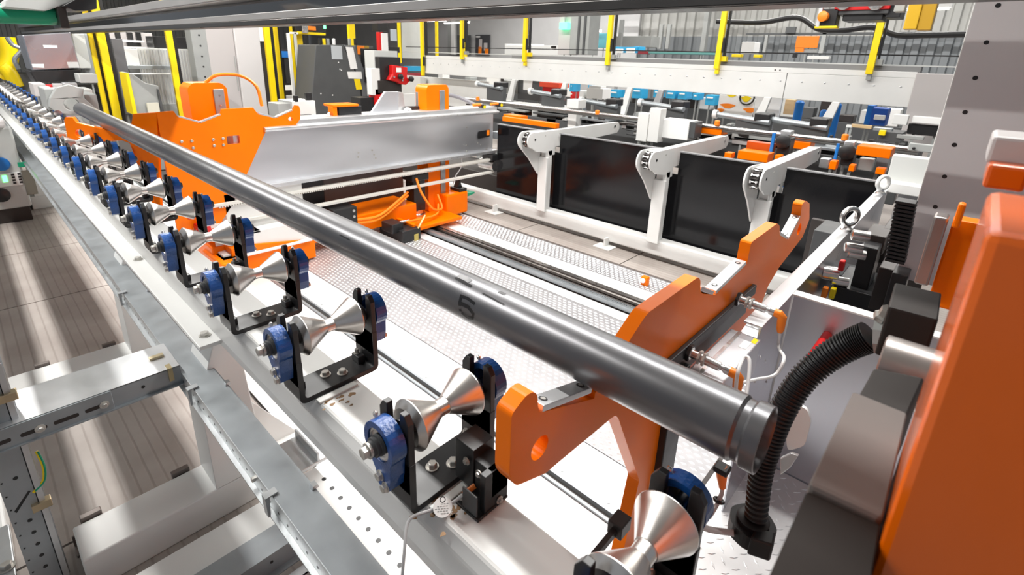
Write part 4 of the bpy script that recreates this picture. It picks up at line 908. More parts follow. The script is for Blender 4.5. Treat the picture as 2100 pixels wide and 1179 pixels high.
# pneumatic profile and sensors on the lifter
pf = thing('clamp_cylinder', 'flat aluminium clamp cylinder bolted to the orange lifter beside the tube', 'cylinder', (-.38, 1.3, 1.1))
MB().box(-.405, -.318, 1.09, 1.45, 1.0, 1.115).build('profile_body', ALU, pf, .003)
MB().box(-.382, -.372, 1.09, 1.45, 1.115, 1.117).build('profile_groove', STEEL, pf)
MB().box(-.352, -.332, 1.36, 1.41, 1.115, 1.1157).build('rating_label', CLABEL, pf)
MB().box(-.335, -.322, 1.41, 1.44, 1.115, 1.1157).build('yellow_label', YELLOW, pf)
MB().box(XL, XL+.014, 1.05, 1.72, 1.13, 1.165).build('slot_plate', BLACK, pf, .003)
MB().box(XL, XL+.006, 1.12, 1.68, 1.07, 1.13).build('recess_plate', BROWN, pf, .002)
def m12(u, v, lab):
    p = at(u, v, x=XL+.014); y, z = p.y, p.z
    t = thing('proximity_sensor', lab, 'sensor', (XL+.014, y, z), 'threaded sensors on the orange lifter')
    d = Vector((1, 0, -.05)).normalized(); c = Vector((XL+.014, y, z))
    MB().lathe(c, d, [(0, .024), (.008, .024), (.009, .02)], 6).build('lock_nut', BLACK, t)
    MB().lathe(c, d, [(.008, .018), (.0095, .018), (.01, .0125), (.085, .0125)], 20).build('barrel', STEEL, t, smooth=True)
    MB().hexa(c+d*.028, d, .02, .007).hexa(c+d*.04, d, .019, .007).build('barrel_nut', ZINC, t)
    MB().lathe(c, d, [(.075, .008), (.095, .008), (.096, .012), (.112, .012)], 14).build('coupling_ring', STEEL, t, smooth=True)
    e = c+d*.11
    MB().tube([e, e+d*.014, e+d*.022+Vector((0, 0, -.006)), e+d*.024+Vector((0, 0, -.045)), e+d*.024+Vector((0, 0, -.056))], .01, 12, [.0125, .0135, .013, .011, .007]).build('elbow_plug', ORANGE2, t, smooth=True)
    return e+d*.024+Vector((0, 0, -.054))
e1 = m12(1412, 722, 'nearer threaded sensor with orange elbow plug on the orange lifter')
e2 = m12(1512, 612, 'farther threaded sensor with orange elbow plug on the orange lifter')
def ca_(pts, lab, r=.0045, m=CABLE): return tag(MB().tube(spline(pts, 10), r, 8).build('sensor_cable', m, None, smooth=True), lab, 'cable')
WC = mat('white_cable', (.75, .75, .74), .4)
g = lambda u, v, y: at(u, v, y=y)
ca_([e2, e2+Vector((.006, 0, -.05)), g(1608, 735, 1.40), g(1590, 768, 1.36), g(1550, 778, 1.30), g(1520, 785, 1.2)], 'white looping cable from the farther orange plug down in front of the sheet', m=WC)
ca_([e1, e1+Vector((.003, .0, -.04)), g(1512, 770, 1.15), g(1524, 735, 1.2), g(1537, 740, 1.2), g(1532, 800, 1.15), g(1520, 850, 1.1)], 'white cable arching beside the nearer orange plug', m=WC)
us = thing('inline_plug', 'small orange plug with black clip hanging under the tube near its open end', 'plug', g(1480, 985, .80))
c0 = g(1480, 962, .80)
MB().tube([g(1478, 955, .8), g(1480, 975, .8), g(1481, 1000, .8)], .009, 12, [.011, .010, .006]).build('plug_body', ORANGE2, us, smooth=True)
MB().box(c0.x-.012, c0.x+.014, .785, .812, c0.z-.002, c0.z+.008).build('black_clip', BLACK, us, .003)
MB().tube(spline([g(1481, 998, .8), g(1480, 1012, .8), g(1470, 1035, .8), g(1455, 1060, .8)], 6), .004, 8).build('plug_lead', CABLE, us, smooth=True)
MB().torus(g(1474, 1026, .8), (0, .3, 1), .008, .003, 12, 6).build('cable_tie', BLACK, us)
ub = thing('roller_base_plate', 'pale base block behind the nearest roller under the tube', 'block', (-.33, .75, 1.0))
MB().box(-.335, -.305, .664, .70, 1.03, 1.06).build('sensor_cube', BROWN, ub, .002)
MB().box(-.325, -.315, .594, .664, 1.035, 1.05).build('cube_arm', BROWN, ub)
os_ = thing('orange_stop', 'small orange stop with a white roller standing on the white floor strip', 'stop', at(1322, 583, z=0))
p = at(1322, 585, z=0); MB().box(p.x-.035, p.x+.03, p.y-.02, p.y+.03, 0, .085).build('stop_block', ORANGE, os_, .01)
MB().lathe((p.x-.01, p.y-.02, .05), (0, -1, 0), [(0, .022), (.012, .022)], 14).build('stop_roller', CLABEL, os_)

# ------------------------------------------------------------------ machines behind the screens
tabs = thing('conveyor_bed', 'long dark conveyor bed running behind the black screens', 'conveyor', (-3, 6.4, 0))
MB().box(-7.0, -.45, 6.35, 6.6, .55, .98).build('bed_frame', DGREY, tabs, .01)
MB().box(-7.0, -.45, 6.9, 7.35, .6, 1.02).build('bed_frame', BROWN, tabs, .01)
for i in range(8):
    x = -6.6+i*.8; MB().box(x-.33, x+.30, 6.3, 7.3, 1.03, 1.06).build('steel_slat', [BROWN, GREY, DGREY, GALV][i % 4], tabs, .004)
for i in range(8):
    x = -6.7+i*.82; MB().box(x-.04, x+.04, 6.4, 6.5, 0, .55).build('bed_leg', GREY, tabs, .004)
dt = tag(MB().box(-7.2, -.45, 4.9, 5.6, .0, .30).build('drip_tray', BROWN), 'low dark drip tray on the floor behind the black screens', 'tray')
rb = random.Random(11)
for i in range(90):
    x = -6.9+i*.071+rb.uniform(-.03, .03); yy = rb.choice((6.33, 6.5, 6.72, 6.95, 7.15)); w, h, d = rb.uniform(.03, .13), rb.uniform(.02, .11), rb.uniform(.05, .2)
    m = rb.choice([DGREY, BLACK, BROWN, GALV, GREY, BLACK, WHITE, STEEL, DGREY, ALUB]); nm = rb.choice(['bed_bracket', 'bed_clamp', 'bed_block'])
    z0 = 1.06 if i % 3 else .98
    if i % 4 == 0: MB().cyl((x, yy, z0+h/2), (x+w*1.6, yy-.03, z0+h/2), h/2, 12).build('bed_spindle', m, tabs, smooth=True)
    else: MB().prism([(x, z0), (x+w, z0), (x+w*rb.uniform(.6, 1), z0+h), (x+w*rb.uniform(0, .4), z0+h)], 'y', yy, yy+d).build(nm, m, tabs, .004)
STR = ['first', 'second', 'third', 'fourth', 'fifth', 'sixth']
for k, u in enumerate((1043, 1145, 1275, 1338, 1552, 1690)):
    p = at(u, 215, y=7.1); t = thing('white_strut', STR[k]+' white tapering strut from the left, rising to the guard beam', 'strut', (p.x, 7.1, .9), 'white struts under the guard beam')
    MB().prism([(p.x-.05, 1.0), (p.x+.06, 1.0), (p.x+.11+.05, 1.5), (p.x+.08, 1.5), (p.x-.05, 1.12)], 'y', 7.08, 7.14).build('strut_plate', WHITE if k != 3 else ALUB, t, .004)
    MB().box(p.x-.07, p.x+.07, 6.95, 7.1, 1.0, 1.07).build('strut_foot', WHITE, t, .02)
RD = ['leftmost', 'second', 'third', 'fourth', 'fifth', 'rightmost']
for k, (u, v) in enumerate(((1010, 175), (1125, 190), (1235, 210), (1365, 215), (1530, 240), (1640, 250), )):
    p = at(u, v, y=6.5); t = thing('transfer_roller', RD[k]+' dark transfer roller arm lying on the conveyor bed', 'roller', p, 'transfer roller arms on the conveyor bed')
    MB().cyl((p.x-.35, 6.5, p.z), (p.x+.3, 6.42, p.z-.03), .035, 14).build('roller_tube', GALV, t, smooth=True)
    MB().lathe((p.x-.35, 6.5, p.z), 'x', [(-.06, .03), (-.05, .055), (0, .055)], 16).build('roller_bearing', WHITE, t, smooth=True)
    MB().box(p.x+.12, p.x+.3, 6.4, 6.6, p.z-.03, p.z+.07).build('roller_clamp', BLACK, t, .015)
    MB().box(p.x-.1, p.x+.3, 6.45, 6.55, 1.04, p.z-.02).build('roller_base', DGREY, t, .01)
yt = ythings
yt('white_motor', 'white ribbed gear motor lying behind the left and middle arms', 'motor', 5.75, [('motor_body', 1352, 246, 1412, 285, CLABEL, 0, .25), ('terminal_box', 1300, 252, 1345, 280, WHITE, .05, .1), ('motor_cap', 1412, 250, 1425, 284, DGREY, .02, .2)])
yt('white_gearbox', 'tall white gearbox housing with dark cooling ribs behind the middle screen', 'gearbox', 5.7, [('gearbox_body', 1306, 232, 1328, 290, WHITE, 0, .15), ('gearbox_body', 1330, 222, 1352, 292, WHITE, -.05, .15)]+[('rib', 1284, 248+i*9, 1306, 251+i*9, BLACK, .06, .05) for i in range(4)]+[('rib', 1352, 252+i*9, 1366, 255+i*9, BLACK, .06, .05) for i in range(4)])
yt('white_post_unit', 'white upright unit behind the round rail left of the gearbox', 'unit', 6.2, [('unit_body', 1165, 208, 1182, 262, WHITE, 0, .15), ('unit_head', 1162, 204, 1186, 222, WHITE, -.05, .2)])
yt('grey_crate_frame', 'pale grey box frame with a dark opening behind the beam end', 'frame', 6.4, [('frame_post', 1042, 222, 1056, 262, LGREY, 0, .1), ('frame_top', 1040, 216, 1160, 226, LGREY, -.02, .3), ('frame_post', 1090, 226, 1102, 262, LGREY, 0, .1), ('frame_panel', 1102, 226, 1150, 262, GREY, .05, .05), ('opening', 1056, 228, 1090, 252, mat('dark_red_shade', (.12, .03, .01), .5), .1, .05), ('dark_flap', 1120, 240, 1140, 262, BLACK, -.05, .02)])
yt('orange_guide', 'orange guide rail behind the top of the leftmost black screen', 'guide', 5.2, [('guide_bar', 1030, 246, 1140, 256, ORANGE, 0, .08), ('guide_block', 1032, 236, 1068, 248, ORANGE, .1, .15)])
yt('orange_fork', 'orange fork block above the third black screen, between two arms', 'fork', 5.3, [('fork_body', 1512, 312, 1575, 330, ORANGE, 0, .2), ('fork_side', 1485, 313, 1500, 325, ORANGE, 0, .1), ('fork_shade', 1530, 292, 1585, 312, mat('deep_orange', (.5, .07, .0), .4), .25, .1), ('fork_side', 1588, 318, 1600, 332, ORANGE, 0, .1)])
yt('orange_fork', 'orange fork block right of the black round motor, above the rightmost screen', 'fork', 5.3, [('fork_body', 1755, 302, 1828, 322, ORANGE, 0, .25), ('fork_tip', 1700, 330, 1715, 348, ORANGE, 0, .1), ('fork_tip', 1740, 338, 1752, 352, ORANGE, 0, .1), ('fork_tip', 1795, 345, 1815, 358, ORANGE, 0, .1)])
yt('orange_boom', 'orange boom behind the right chain conveyor arm', 'arm', 6.0, [('arm_body', 1618, 290, 1662, 306, ORANGE, 0, .2), ('arm_side', 1425, 262, 1480, 275, ORANGE, 0, .2)])
for k, (u, v) in enumerate(((1606, 290), (1737, 312))):
    t = yt('black_motor', ['black motor with round face and blue bar left of the right arm', 'black motor with round face and blue bar above the rightmost screen'][k], 'motor', 5.5, [('motor_body', u-12, v-8, u+14, v+28, BLACK, .02, .15), ('blue_bar', u-26, v-18, u-19, v+25, BLUEP, 0, .03), ('motor_top', u-6, v-22, u+16, v-12, ALUB, .05, .12)], 'black motors behind the screens')
    p = at(u, v, y=5.5); MB().lathe((p.x, 5.51, p.z), (0, -1, 0), [(0, .07), (.02, .07), (.03, .055)], 20).build('motor_face', BLACK, t, smooth=True)
yt('steel_fixture', 'bright steel fixture with orange feet above the rightmost screen', 'fixture', 5.4, [('fixture_plate', 1680, 325, 1700, 345, GALVL, 0, .1), ('fixture_block', 1760, 325, 1790, 350, LGREY, .2, .1), ('fixture_block', 1795, 318, 1822, 352, GALV, .3, .1)])
yt('slat_table', 'grey slatted table top behind the fork blocks', 'table', 6.3, [('table_top', 1500, 272, 1600, 290, GREY, 0, .4), ('table_front', 1500, 290, 1590, 300, PINKG, .02, .05)])
yt('red_bin', 'bright red tapered bin under the guard beam', 'bin', 8.6, [('bin_body', 1112, 178, 1142, 206, RED, 0, .3), ('bin_rim', 1106, 169, 1146, 179, mat('bright_red', (.85, .08, .03), .4), -.03, .36)])
yt('dark_panel_unit', 'dark control panel left of the red bin with a white sheet on it', 'panel', 8.9, [('panel_body', 1062, 165, 1108, 205, DGREY, 0, .2), ('white_sheet', 1073, 165, 1091, 185, CLABEL, -.02, .02)])
yt('white_cabinet', 'plain white cabinet under the left part of the guard beam', 'cabinet', 8.7, [('cabinet_body', 997, 157, 1024, 192, CLABEL, 0, .4), ('cabinet_post', 1026, 160, 1030, 195, BROWN, -.1, .05), ('cabinet_side', 1030, 165, 1050, 192, GREY, 0, .3)])
yt('white_housing', 'white machine housing with rounded top under the middle of the guard beam', 'housing', 8.6, [('housing_body', 1203, 181, 1236, 202, CLABEL, 0, .3), ('housing_top', 1208, 176, 1232, 182, WHITE, .02, .2)])
bl = [(1168, 172, 1176, 188, CYAN), (1170, 188, 1174, 202, RED), (1206, 174, 1224, 181, CYAN), (1250, 185, 1268, 200, CYAN), (1296, 182, 1316, 202, CYAN), (1340, 184, 1352, 200, CYAN), (1366, 187, 1384, 202, CYAN), (1390, 188, 1408, 204, CYAN), (1420, 192, 1432, 205, CYAN), (1446, 196, 1466, 216, CYAN)]
for k, (a, b, c, d, m) in enumerate(bl):
    yt('blue_crate' if m is CYAN else 'red_box', ('small red box directly under the leftmost light blue crate' if m is RED else '%s light blue crate under the guard beam, counted from the left' % ('leftmost' if k == 0 else ORD[k-1])), 'crate' if m is CYAN else 'box', 10.5, [('crate_body', a, b-1, c, d, m, 0, .3), ('white_stripe', a+3, b+3, c-4, b+6, CLABEL, -.01, .01)], 'crates under the guard beam')
sw = yt('white_board', 'white board with orange leaf-like blotches under the guard beam', 'board', 9.5, [('board_sheet', 1472, 196, 1545, 240, CLABEL, 0, .03)])
for (u, v, w, h, m) in ((1492, 217, 16, 5, ORANGE2), (1478, 226, 8, 4, ORANGE2), (1538, 226, 14, 5, ORANGE2), (1575, 228, 12, 5, ORANGE2), (1500, 196, 10, 3, YELLOW), (1530, 203, 10, 6, YELLOW)):
    c = at(u, v, y=9.49); rx = w*.0075; rz = h*.0085
    MB().prism([(c.x+rx*math.cos(a)*(1+.3*math.sin(3*a)), c.z+rz*math.sin(a)) for a in [2*PI*i/14 for i in range(14)]], 'y', 9.485, 9.495).build('blotch', m, sw)
MB().torus((at(1532, 200, y=9.45).x, 9.45, at(1532, 200, y=9.45).z), (0, 1, 0), .12, .015, 20, 6).build('cable_loop', BLACK, sw)
yt('display_board', 'plain white panel right of the blotched board under the guard beam', 'panel', 9.3, [('panel_sheet', 1547, 196, 1600, 240, CLABEL, 0, .05), ('tan_side', 1608, 204, 1628, 235, TAN, .3, .1)])
for k, (a, b, c, d) in enumerate(((1624, 205, 1642, 249), (1678, 224, 1694, 248), (1703, 210, 1720, 245))):
    p = at((a+c)/2, d, y=9.0); t = thing('blue_cylinder', ['left bright blue upright cylinder under the guard beam', 'short bright blue canister between two blue cylinders', 'right bright blue upright cylinder under the guard beam'][k], 'cylinder', p, 'blue cylinders under the guard beam')
    r = (at(c, d, y=9).x-at(a, d, y=9).x)/2; zt = at(a, b, y=9).z
    MB().lathe((p.x, 9, p.z), 'z', [(-p.z, r), (zt-p.z-.03, r), (zt-p.z, r*.6)], 18).build('cylinder_body', BLUEP, t, smooth=True)
yt('blue_cart', 'deep blue cart with white cushions near the right end of the guard beam', 'cart', 8.8, [('cart_body', 1785, 222, 1818, 258, mat('deep_blue', (.01, .08, .4), .4), 0, .3), ('cart_side', 1775, 216, 1788, 256, BLUEP, .1, .3), ('cushion', 1792, 236, 1815, 246, CLABEL, -.05, .1)])
yt('white_tube_stock', 'white round bar stock lying right of the blue cart', 'stock', 7.0, [('bar_stock', 1870, 240, 1935, 254, CLABEL, 0, .1), ('stock_clamp', 1830, 235, 1862, 256, WHITE, -.05, .12), ('dark_slot', 1860, 256, 1935, 278, BLACK, .05, .1)])
yt('wooden_handle', 'pale wooden handle lying on the bed left of the blue cart', 'handle', 7.2, [('handle_grip', 1745, 256, 1788, 263, TAN, 0, .05), ('handle_head', 1735, 256, 1748, 262, CLABEL, 0, .05)])
yt('black_gearbox', 'dark stacked clamp unit with a yellow cap near the right end of the rail', 'unit', 6.3, [('clamp_body', 1800, 270, 1850, 292, DGREY, 0, .3), ('yellow_cap', 1802, 267, 1816, 278, YELLOW, -.05, .06), ('clamp_bar', 1838, 278, 1895, 286, GREY, -.02, .08), ('clamp_block', 1790, 262, 1830, 270, GALV, .05, .1)])
# row of dark shelving with small goods along the back, below the guard beam
sh = thing('parts_shelf', 'long low grey parts shelf standing behind the conveyor bed', 'shelf', (-6, 11, 0))
MB().box(-14, -.6, 11.0, 11.5, .0, .95).build('shelf_body', DGREY, sh, .01)
for i in range(40):
    x = -13.8+i*.33; h = random.uniform(.12, .45); m = random.choice([CLABEL, WHITE, GREY, DGREY, BROWN, LGREY, DGREY])
    MB().box(x, x+.24, 11.0, 11.3, .951, .951+h).build('parts_box', m, sh, .01)
# things above the guard beam
yt('white_desk', 'long white counter with a dark mark, left of the green exit light', 'counter', 13.5, [('counter_front', 1035, 93, 1145, 112, CLABEL, 0, .6), ('counter_top', 1035, 90, 1100, 94, WHITE, .1, .4), ('dark_mark', 1130, 94, 1140, 99, BROWN, -.02, .02)])
yt('grey_stanchion', 'broad grey fluted column above the guard beam', 'column', 12.0, [('column_body', 1170, 20, 1208, 112, GREY, 0, .5), ('column_side', 1146, 20, 1170, 112, PINKG, .1, .4), ('column_rib', 1184, 20, 1188, 112, DGREY, -.03, .05), ('column_rib', 1196, 20, 1200, 112, DGREY, -.03, .05)])
yt('exit_light', 'small glowing green exit light on the grey column', 'light', 11.95, [('light_face', 1147, 46, 1163, 60, GLOWG, 0, .15)], sup='roof')
yt('teal_window', 'teal tinted glass screen above the guard beam right of the grey column', 'window', 14, [('glass_panel', 1210, 68, 1245, 98, mat('teal_glass', (.12, .36, .42), .25), 0, .05), ('white_light_bar', 1207, 61, 1232, 66, LAMP, -.05, .05)])
yt('wall_poster', 'dark poster with pale figures and orange jackets on the back wall', 'poster', 15.8, [('poster_sheet', 975, 71, 1004, 113, mat('poster_dark', (.05, .05, .055), .5), 0, .03), ('pale_figure', 982, 80, 988, 100, PINKG, -.02, .02), ('pale_figure', 992, 88, 999, 104, PINKG, -.02, .02), ('orange_figure', 981, 96, 987, 110, ORANGE2, -.04, .02), ('orange_figure', 994, 100, 1001, 112, ORANGE2, -.04, .02), ('headline', 976, 74, 984, 77, CLABEL, -.02, .02)])
yt('dark_door', 'dark open doorway beside the second yellow post on the wall', 'door', 15.7, [('door_leaf', 937, 72, 964, 112, DGREY, 0, .05), ('door_post', 918, 40, 934, 112, GREY, -.1, .1), ('door_pipe', 925, 38, 931, 112, CLABEL, -.2, .1)])
yt('blue_bench', 'light blue and white machine covers standing on the back bench', 'machine', 10.5, [('blue_cover', 1256, 96, 1305, 108, CYAN, 0, .3), ('white_cover', 1262, 100, 1276, 109, CLABEL, -.05, .1), ('white_cover', 1284, 99, 1300, 109, CLABEL, -.05, .1), ('blue_cover', 1300, 95, 1310, 108, CYAN, .05, .3), ('red_end', 1308, 105, 1325, 111, mat('maroon', (.25, .02, .03), .4), 0, .2), ('teal_mat', 1325, 105, 1460, 111, mat('teal_mat', (.12, .32, .3), .5), .1, .5)])
yt('dark_crates', 'dark stacked crates behind the fourth yellow post', 'crates', 13.5, [('crate_stack', 1262, 74, 1335, 96, GREY, 0, .5), ('crate_post', 1268, 40, 1275, 100, GREY, -.1, .1)])
yt('orange_sheet', 'orange sheet hung before the corrugated back wall', 'sheet', 13.0, [('sheet_upper', 1632, 74, 1678, 98, ORANGE2, 0, .03), ('sheet_lower', 1630, 98, 1648, 107, ORANGE2, .01, .03), ('sheet_holder', 1646, 100, 1676, 108, GREY, .05, .05)])
yt('white_box', 'white box standing on the guard beam right of the fifth yellow post', 'box', 9.5, [('box_body', 1520, 86, 1546, 110, CLABEL, 0, .3)])
yt('beam_top_clutter', 'yellow and white small parts lying along the guard beam top', 'parts', 8.2, [('yellow_part', 1500, 111, 1520, 117, YELLOW, 0, .1), ('yellow_part', 1545, 112, 1560, 118, YELLOW, 0, .1), ('white_part', 1655, 115, 1700, 122, CLABEL, 0, .1), ('dark_part', 1625, 108, 1632, 118, BLACK, 0, .1)])
yt('wall_pipe', 'dark pipe with junction box across the corrugated wall', 'pipe', 15.6, [('pipe_run', 1530, 66, 1990, 71, DGREY, 0, .1), ('junction_box', 1611, 55, 1631, 68, DGREY, -.1, .1), ('pipe_drop', 1566, 71, 1572, 110, GREY, 0, .1), ('pipe_drop', 1683, 60, 1692, 110, GREY, 0, .1)])
yt('wall_post', 'grey upright against the corrugated wall left of the fifth yellow post', 'post', 15.5, [('post_body', 1440, 16, 1449, 108, GREY, 0, .2), ('post_body', 1350, 50, 1357, 100, GREY, 0, .1), ('post_body', 1366, 50, 1373, 100, GREY, 0, .1)])
c7 = [g(1300, 2, 8), g(1470, 44, 8), g(1560, 46, 8), g(1635, 36, 8), g(1680, 60, 8), g(1730, 62, 8), g(1790, 56, 8), g(1840, 72, 8), g(1900, 72, 8), g(1990, 70, 8)]
tag(MB().tube(spline(c7[1:], 6), .035, 8).build('thick_cable', BLACK, None, smooth=True), 'thick black cable bundle sagging across in front of the back wall', 'cable')
gp = yt('red_gripper', 'red and black gripper head hanging from above near the top right', 'gripper', 6.0, [('red_body', 1712, 2, 1826, 20, RED, 0, .3), ('blue_top', 1730, -8, 1795, 3, BLUEP, .1, .2), ('black_jaw', 1728, 28, 1810, 42, BLACK, .05, .3), ('grey_jaw', 1716, 20, 1822, 29, DGREY, .02, .3), ('black_side', 1820, -5, 1850, 36, BLACK, .05, .3), ('bracket', 1678, -5, 1686, 56, ALUB, -.02, .05), ('black_unit', 1678, 18, 1716, 54, BLACK, .0, .15), ('yellow_edge', 1670, 53, 1716, 58, YELLOW, -.02, .1)], sup='roof')
for u in (1732, 1798):
    p = at(u, 6, y=6); MB().lathe((p.x, 6, p.z), (0, -1, 0), [(0, .065), (.03, .065), (.035, .045)], 18).build('grip_roller', STEEL, gp, smooth=True)
p = at(1692, 34, y=5.98); MB().lathe((p.x, 5.99, p.z), (-.3, -1, 0), [(0, .04), (.05, .05), (.06, .03)], 14).build('orange_knob', ORANGE2, gp, smooth=True)
yt('amber_cover', 'transparent looking amber cover hanging at the top right', 'cover', 4.5, [('cover_left', 1860, -10, 1888, 60, mat('amber', (.55, .33, .02), .3), 0, .1), ('cover_right', 1888, -10, 1918, 62, mat('amber2', (.42, .24, .02), .3), .01, .1), ('cover_hanger', 1836, -10, 1858, 24, GREY, .1, .1)], sup='roof')

# ------------------------------------------------------------------ machines behind the carriage
XM = -9
gc = xthings('angular_cabinet', 'dark grey angular cabinet with white and yellow labels behind the silver beam', 'cabinet', XM, [('label_sheet', 680, 94, 702, 122, mat('grey_label', (.45, .48, .5), .5), .012, .01)])
pt = [atx(u, v, XM) for u, v in ((648, 92), (703, 92), (738, 168), (745, 245), (638, 245), (640, 200))]
MB().prism(pt, 'x', XM-.7, XM).build('cabinet_body', DGREY, gc, .01)
y_ = sorted(p[0] for p in pt); MB().box(XM-.7, XM-.02, y_[0], y_[-1], 0, min(p[1] for p in pt)+.01).build('cabinet_base', DGREY, gc, .01)
pt = [atx(u, v, XM) for u, v in ((706, 92), (728, 95), (762, 180), (770, 250), (748, 245), (741, 168))]
MB().prism(pt, 'x', XM-.7, XM-.01).build('cabinet_side', mat('slate_grey', (.12, .125, .13), .45), gc, .01)
for q, m in ((((709, 96), (724, 97), (733, 141), (719, 142)), CLABEL), (((712, 147), (741, 147), (743, 162), (715, 161)), CLABEL), (((726, 162), (738, 162), (743, 183), (731, 184)), YELLOW)):
    MB().prism([atx(u, v, XM+.005) for u, v in q], 'x', XM, XM+.006).build('side_label', m, gc)
for u, v in ((694, 128), (697, 142), (700, 144), (658, 192), (682, 195)):
    p = at(u, v, x=XM); MB().lathe((XM, p.y, p.z), 'x', [(0, .012), (.006, .012)], 8).build('rivet', CLABEL, gc)
for i, u in enumerate((655, 664, 672, 684, 716, 728)): 
    mb = MB(); xbox(mb, u, 79, u+4, 93, XM-.2, .05); mb.build('bottle' if 0 else 'top_fitting', [BLACK, YELLOW, GALV, CLABEL, GREY, BLACK][i], gc, .004)
xthings('orange_label_box', 'orange and dark box with white front beside the angular cabinet', 'box', -9.4, [('orange_face', 734, 94, 748, 112, ORANGE2, 0, .1), ('amber_face', 749, 94, 758, 140, mat('ochre', (.35, .22, .02), .5), 0, .1), ('dark_body', 732, 94, 766, 145, DGREY, -.02, .3), ('white_front', 743, 140, 764, 158, CLABEL, .1, .1), ('orange_edge', 743, 136, 764, 140, ORANGE2, .1, .1)])
rh = xthings('red_clamp_head', 'red clamp head with black knobs on a grey column behind the silver beam', 'clamp head', -7.6, [('grey_column', 768, 104, 816, 160, LGREY, -.15, .3), ('dark_jaw', 779, 117, 822, 165, BLACK, -.02, .2), ('white_side', 762, 140, 780, 195, WHITE, 0, .15), ('red_base', 770, 182, 800, 215, RED, 0, .2), ('dark_arm', 776, 165, 824, 190, BROWN, .02, .25), ('dark_foot', 740, 200, 775, 245, BLACK, -.05, .3), ('white_plate', 828, 192, 860, 235, WHITE, -.02, .06)])
MB().prism([atx(u, v, -7.55) for u, v in ((802, 133), (833, 138), (832, 158), (838, 166), (830, 174), (818, 172), (812, 168), (795, 164), (802, 152))], 'x', -7.62, -7.5).build('red_body', RED, rh, .02)
for u, v in ((820, 157), (842, 162)): 
    p = at(u, v, x=-7.46); MB().lathe((-7.5, p.y, p.z), 'x', [(0, .02), (.03, .02), (.035, .045), (.08, .045), (.09, .03)], 14).build('knob', BLACK, rh, smooth=True)
for u, v in ((809, 158), (826, 165), (827, 160)): 
    p = at(u, v, x=-7.47); MB().lathe((-7.5, p.y, p.z), 'x', [(0, .016), (.03, .016)], 10).build('bolt', STEEL, rh)
mb = MB(); xbox(mb, 813, 139, 823, 148, -7.49, .005); mb.build('white_badge', CLABEL, rh)
tr_ = thing('steel_gusset', 'tall brushed steel gusset standing on the silver beam', 'gusset', (-4.8, 3, 1.3))
MB().prism([atx(u, v, -4.72) for u, v in ((756, 240), (790, 188), (818, 188), (818, 240))], 'x', -4.75, -4.72).build('gusset_plate', ALU, tr_, .003)
MB().prism([atx(u, v, -4.71) for u, v in ((817, 188), (826, 190), (834, 238), (817, 240))], 'x', -4.76, -4.71).build('gusset_edge', ALUB, tr_, .003)
xthings('pink_plate', 'upright plate with a pink label on the silver beam beside the orange post', 'plate', -4.70, [('upright_plate', 858, 188, 884, 234, GALV, 0, .05), ('pink_label', 860, 194, 871, 232, mat('pink_label', (.5, .12, .15), .5), .01, .01)])
for k, (u, v) in enumerate(((682, 238), (838, 229))):
    p = at(u, v, x=-4.65); t = thing('guide_roller', ['left white-rimmed guide wheel on the silver beam top', 'right white-rimmed guide wheel on the silver beam top'][k], 'wheel', p, 'guide wheels on the silver beam')
    MB().lathe((-4.68, p.y, p.z), 'x', [(0, .045), (.03, .045), (.032, .022), (.03, .02)], 20).build('wheel_rim', WHITE, t, smooth=True)
    MB().box(-4.76, -4.68, p.y, p.y+.2, 1.28, p.z+.05).build('wheel_block', BLACK, t, .015)
    MB().lathe((-4.65, p.y, p.z), 'x', [(0, .018), (.004, .018)], 12).build('wheel_hub', BROWN, t)
xthings('black_clamp', 'black clamp unit with orange top on the silver beam before the dark cabinet', 'clamp', -4.6, [('clamp_body', 695, 218, 742, 242, BLACK, 0, .2), ('orange_top', 684, 214, 736, 219, ORANGE, .02, .2), ('clamp_side', 683, 219, 692, 240, ORANGE, .01, .1)])
xthings('white_control_box', 'white control box with dark socket behind the carriage tip', 'box', -6.5, [('box_body', 600, 207, 648, 247, WHITE, 0, .4), ('box_side', 571, 212, 600, 240, GREY, -.05, .3), ('dark_socket', 616, 235, 640, 248, BLACK, .01, .02), ('black_plug', 604, 196, 612, 210, BLACK, 0, .05), ('black_plug', 628, 190, 640, 206, BLACK, -.05, .05)])
for k, (u, v) in enumerate(((989, 219), (1024, 215))):
    p = at(u, v, x=-4.5); t = thing('beam_sensor', ['left small yellow-faced sensor on top of the silver beam end', 'right small yellow-faced sensor at the very end of the silver beam'][k], 'sensor', (p.x, p.y, 1.285), 'sensors on the silver beam')
    MB().box(-4.55, -4.46, p.y-.03, p.y+.03, 1.287, p.z+.03).build('sensor_body', BLACK, t, .01)
    MB().lathe((-4.46, p.y, p.z), 'x', [(0, .02), (.006, .02)], 12).build('yellow_face', YELLOW, t)
    MB().cyl((-4.5, p.y-.15, 1.32), (-4.5, p.y-.03, 1.32), .018, 10).build('orange_plug', ORANGE2, t, smooth=True)
tag(MB().tube(spline([(-4.8, 3.85, 1.35), (-4.75, 4.0, 1.42), (-4.7, 4.15, 1.40), (-4.55, 4.28, 1.32)], 8), .022, 8).build('grey_hose', mat('dull_hose', (.2, .2, .22), .5), None, smooth=True), 'short grey hose bending down onto the silver beam beside the orange post', 'hose')

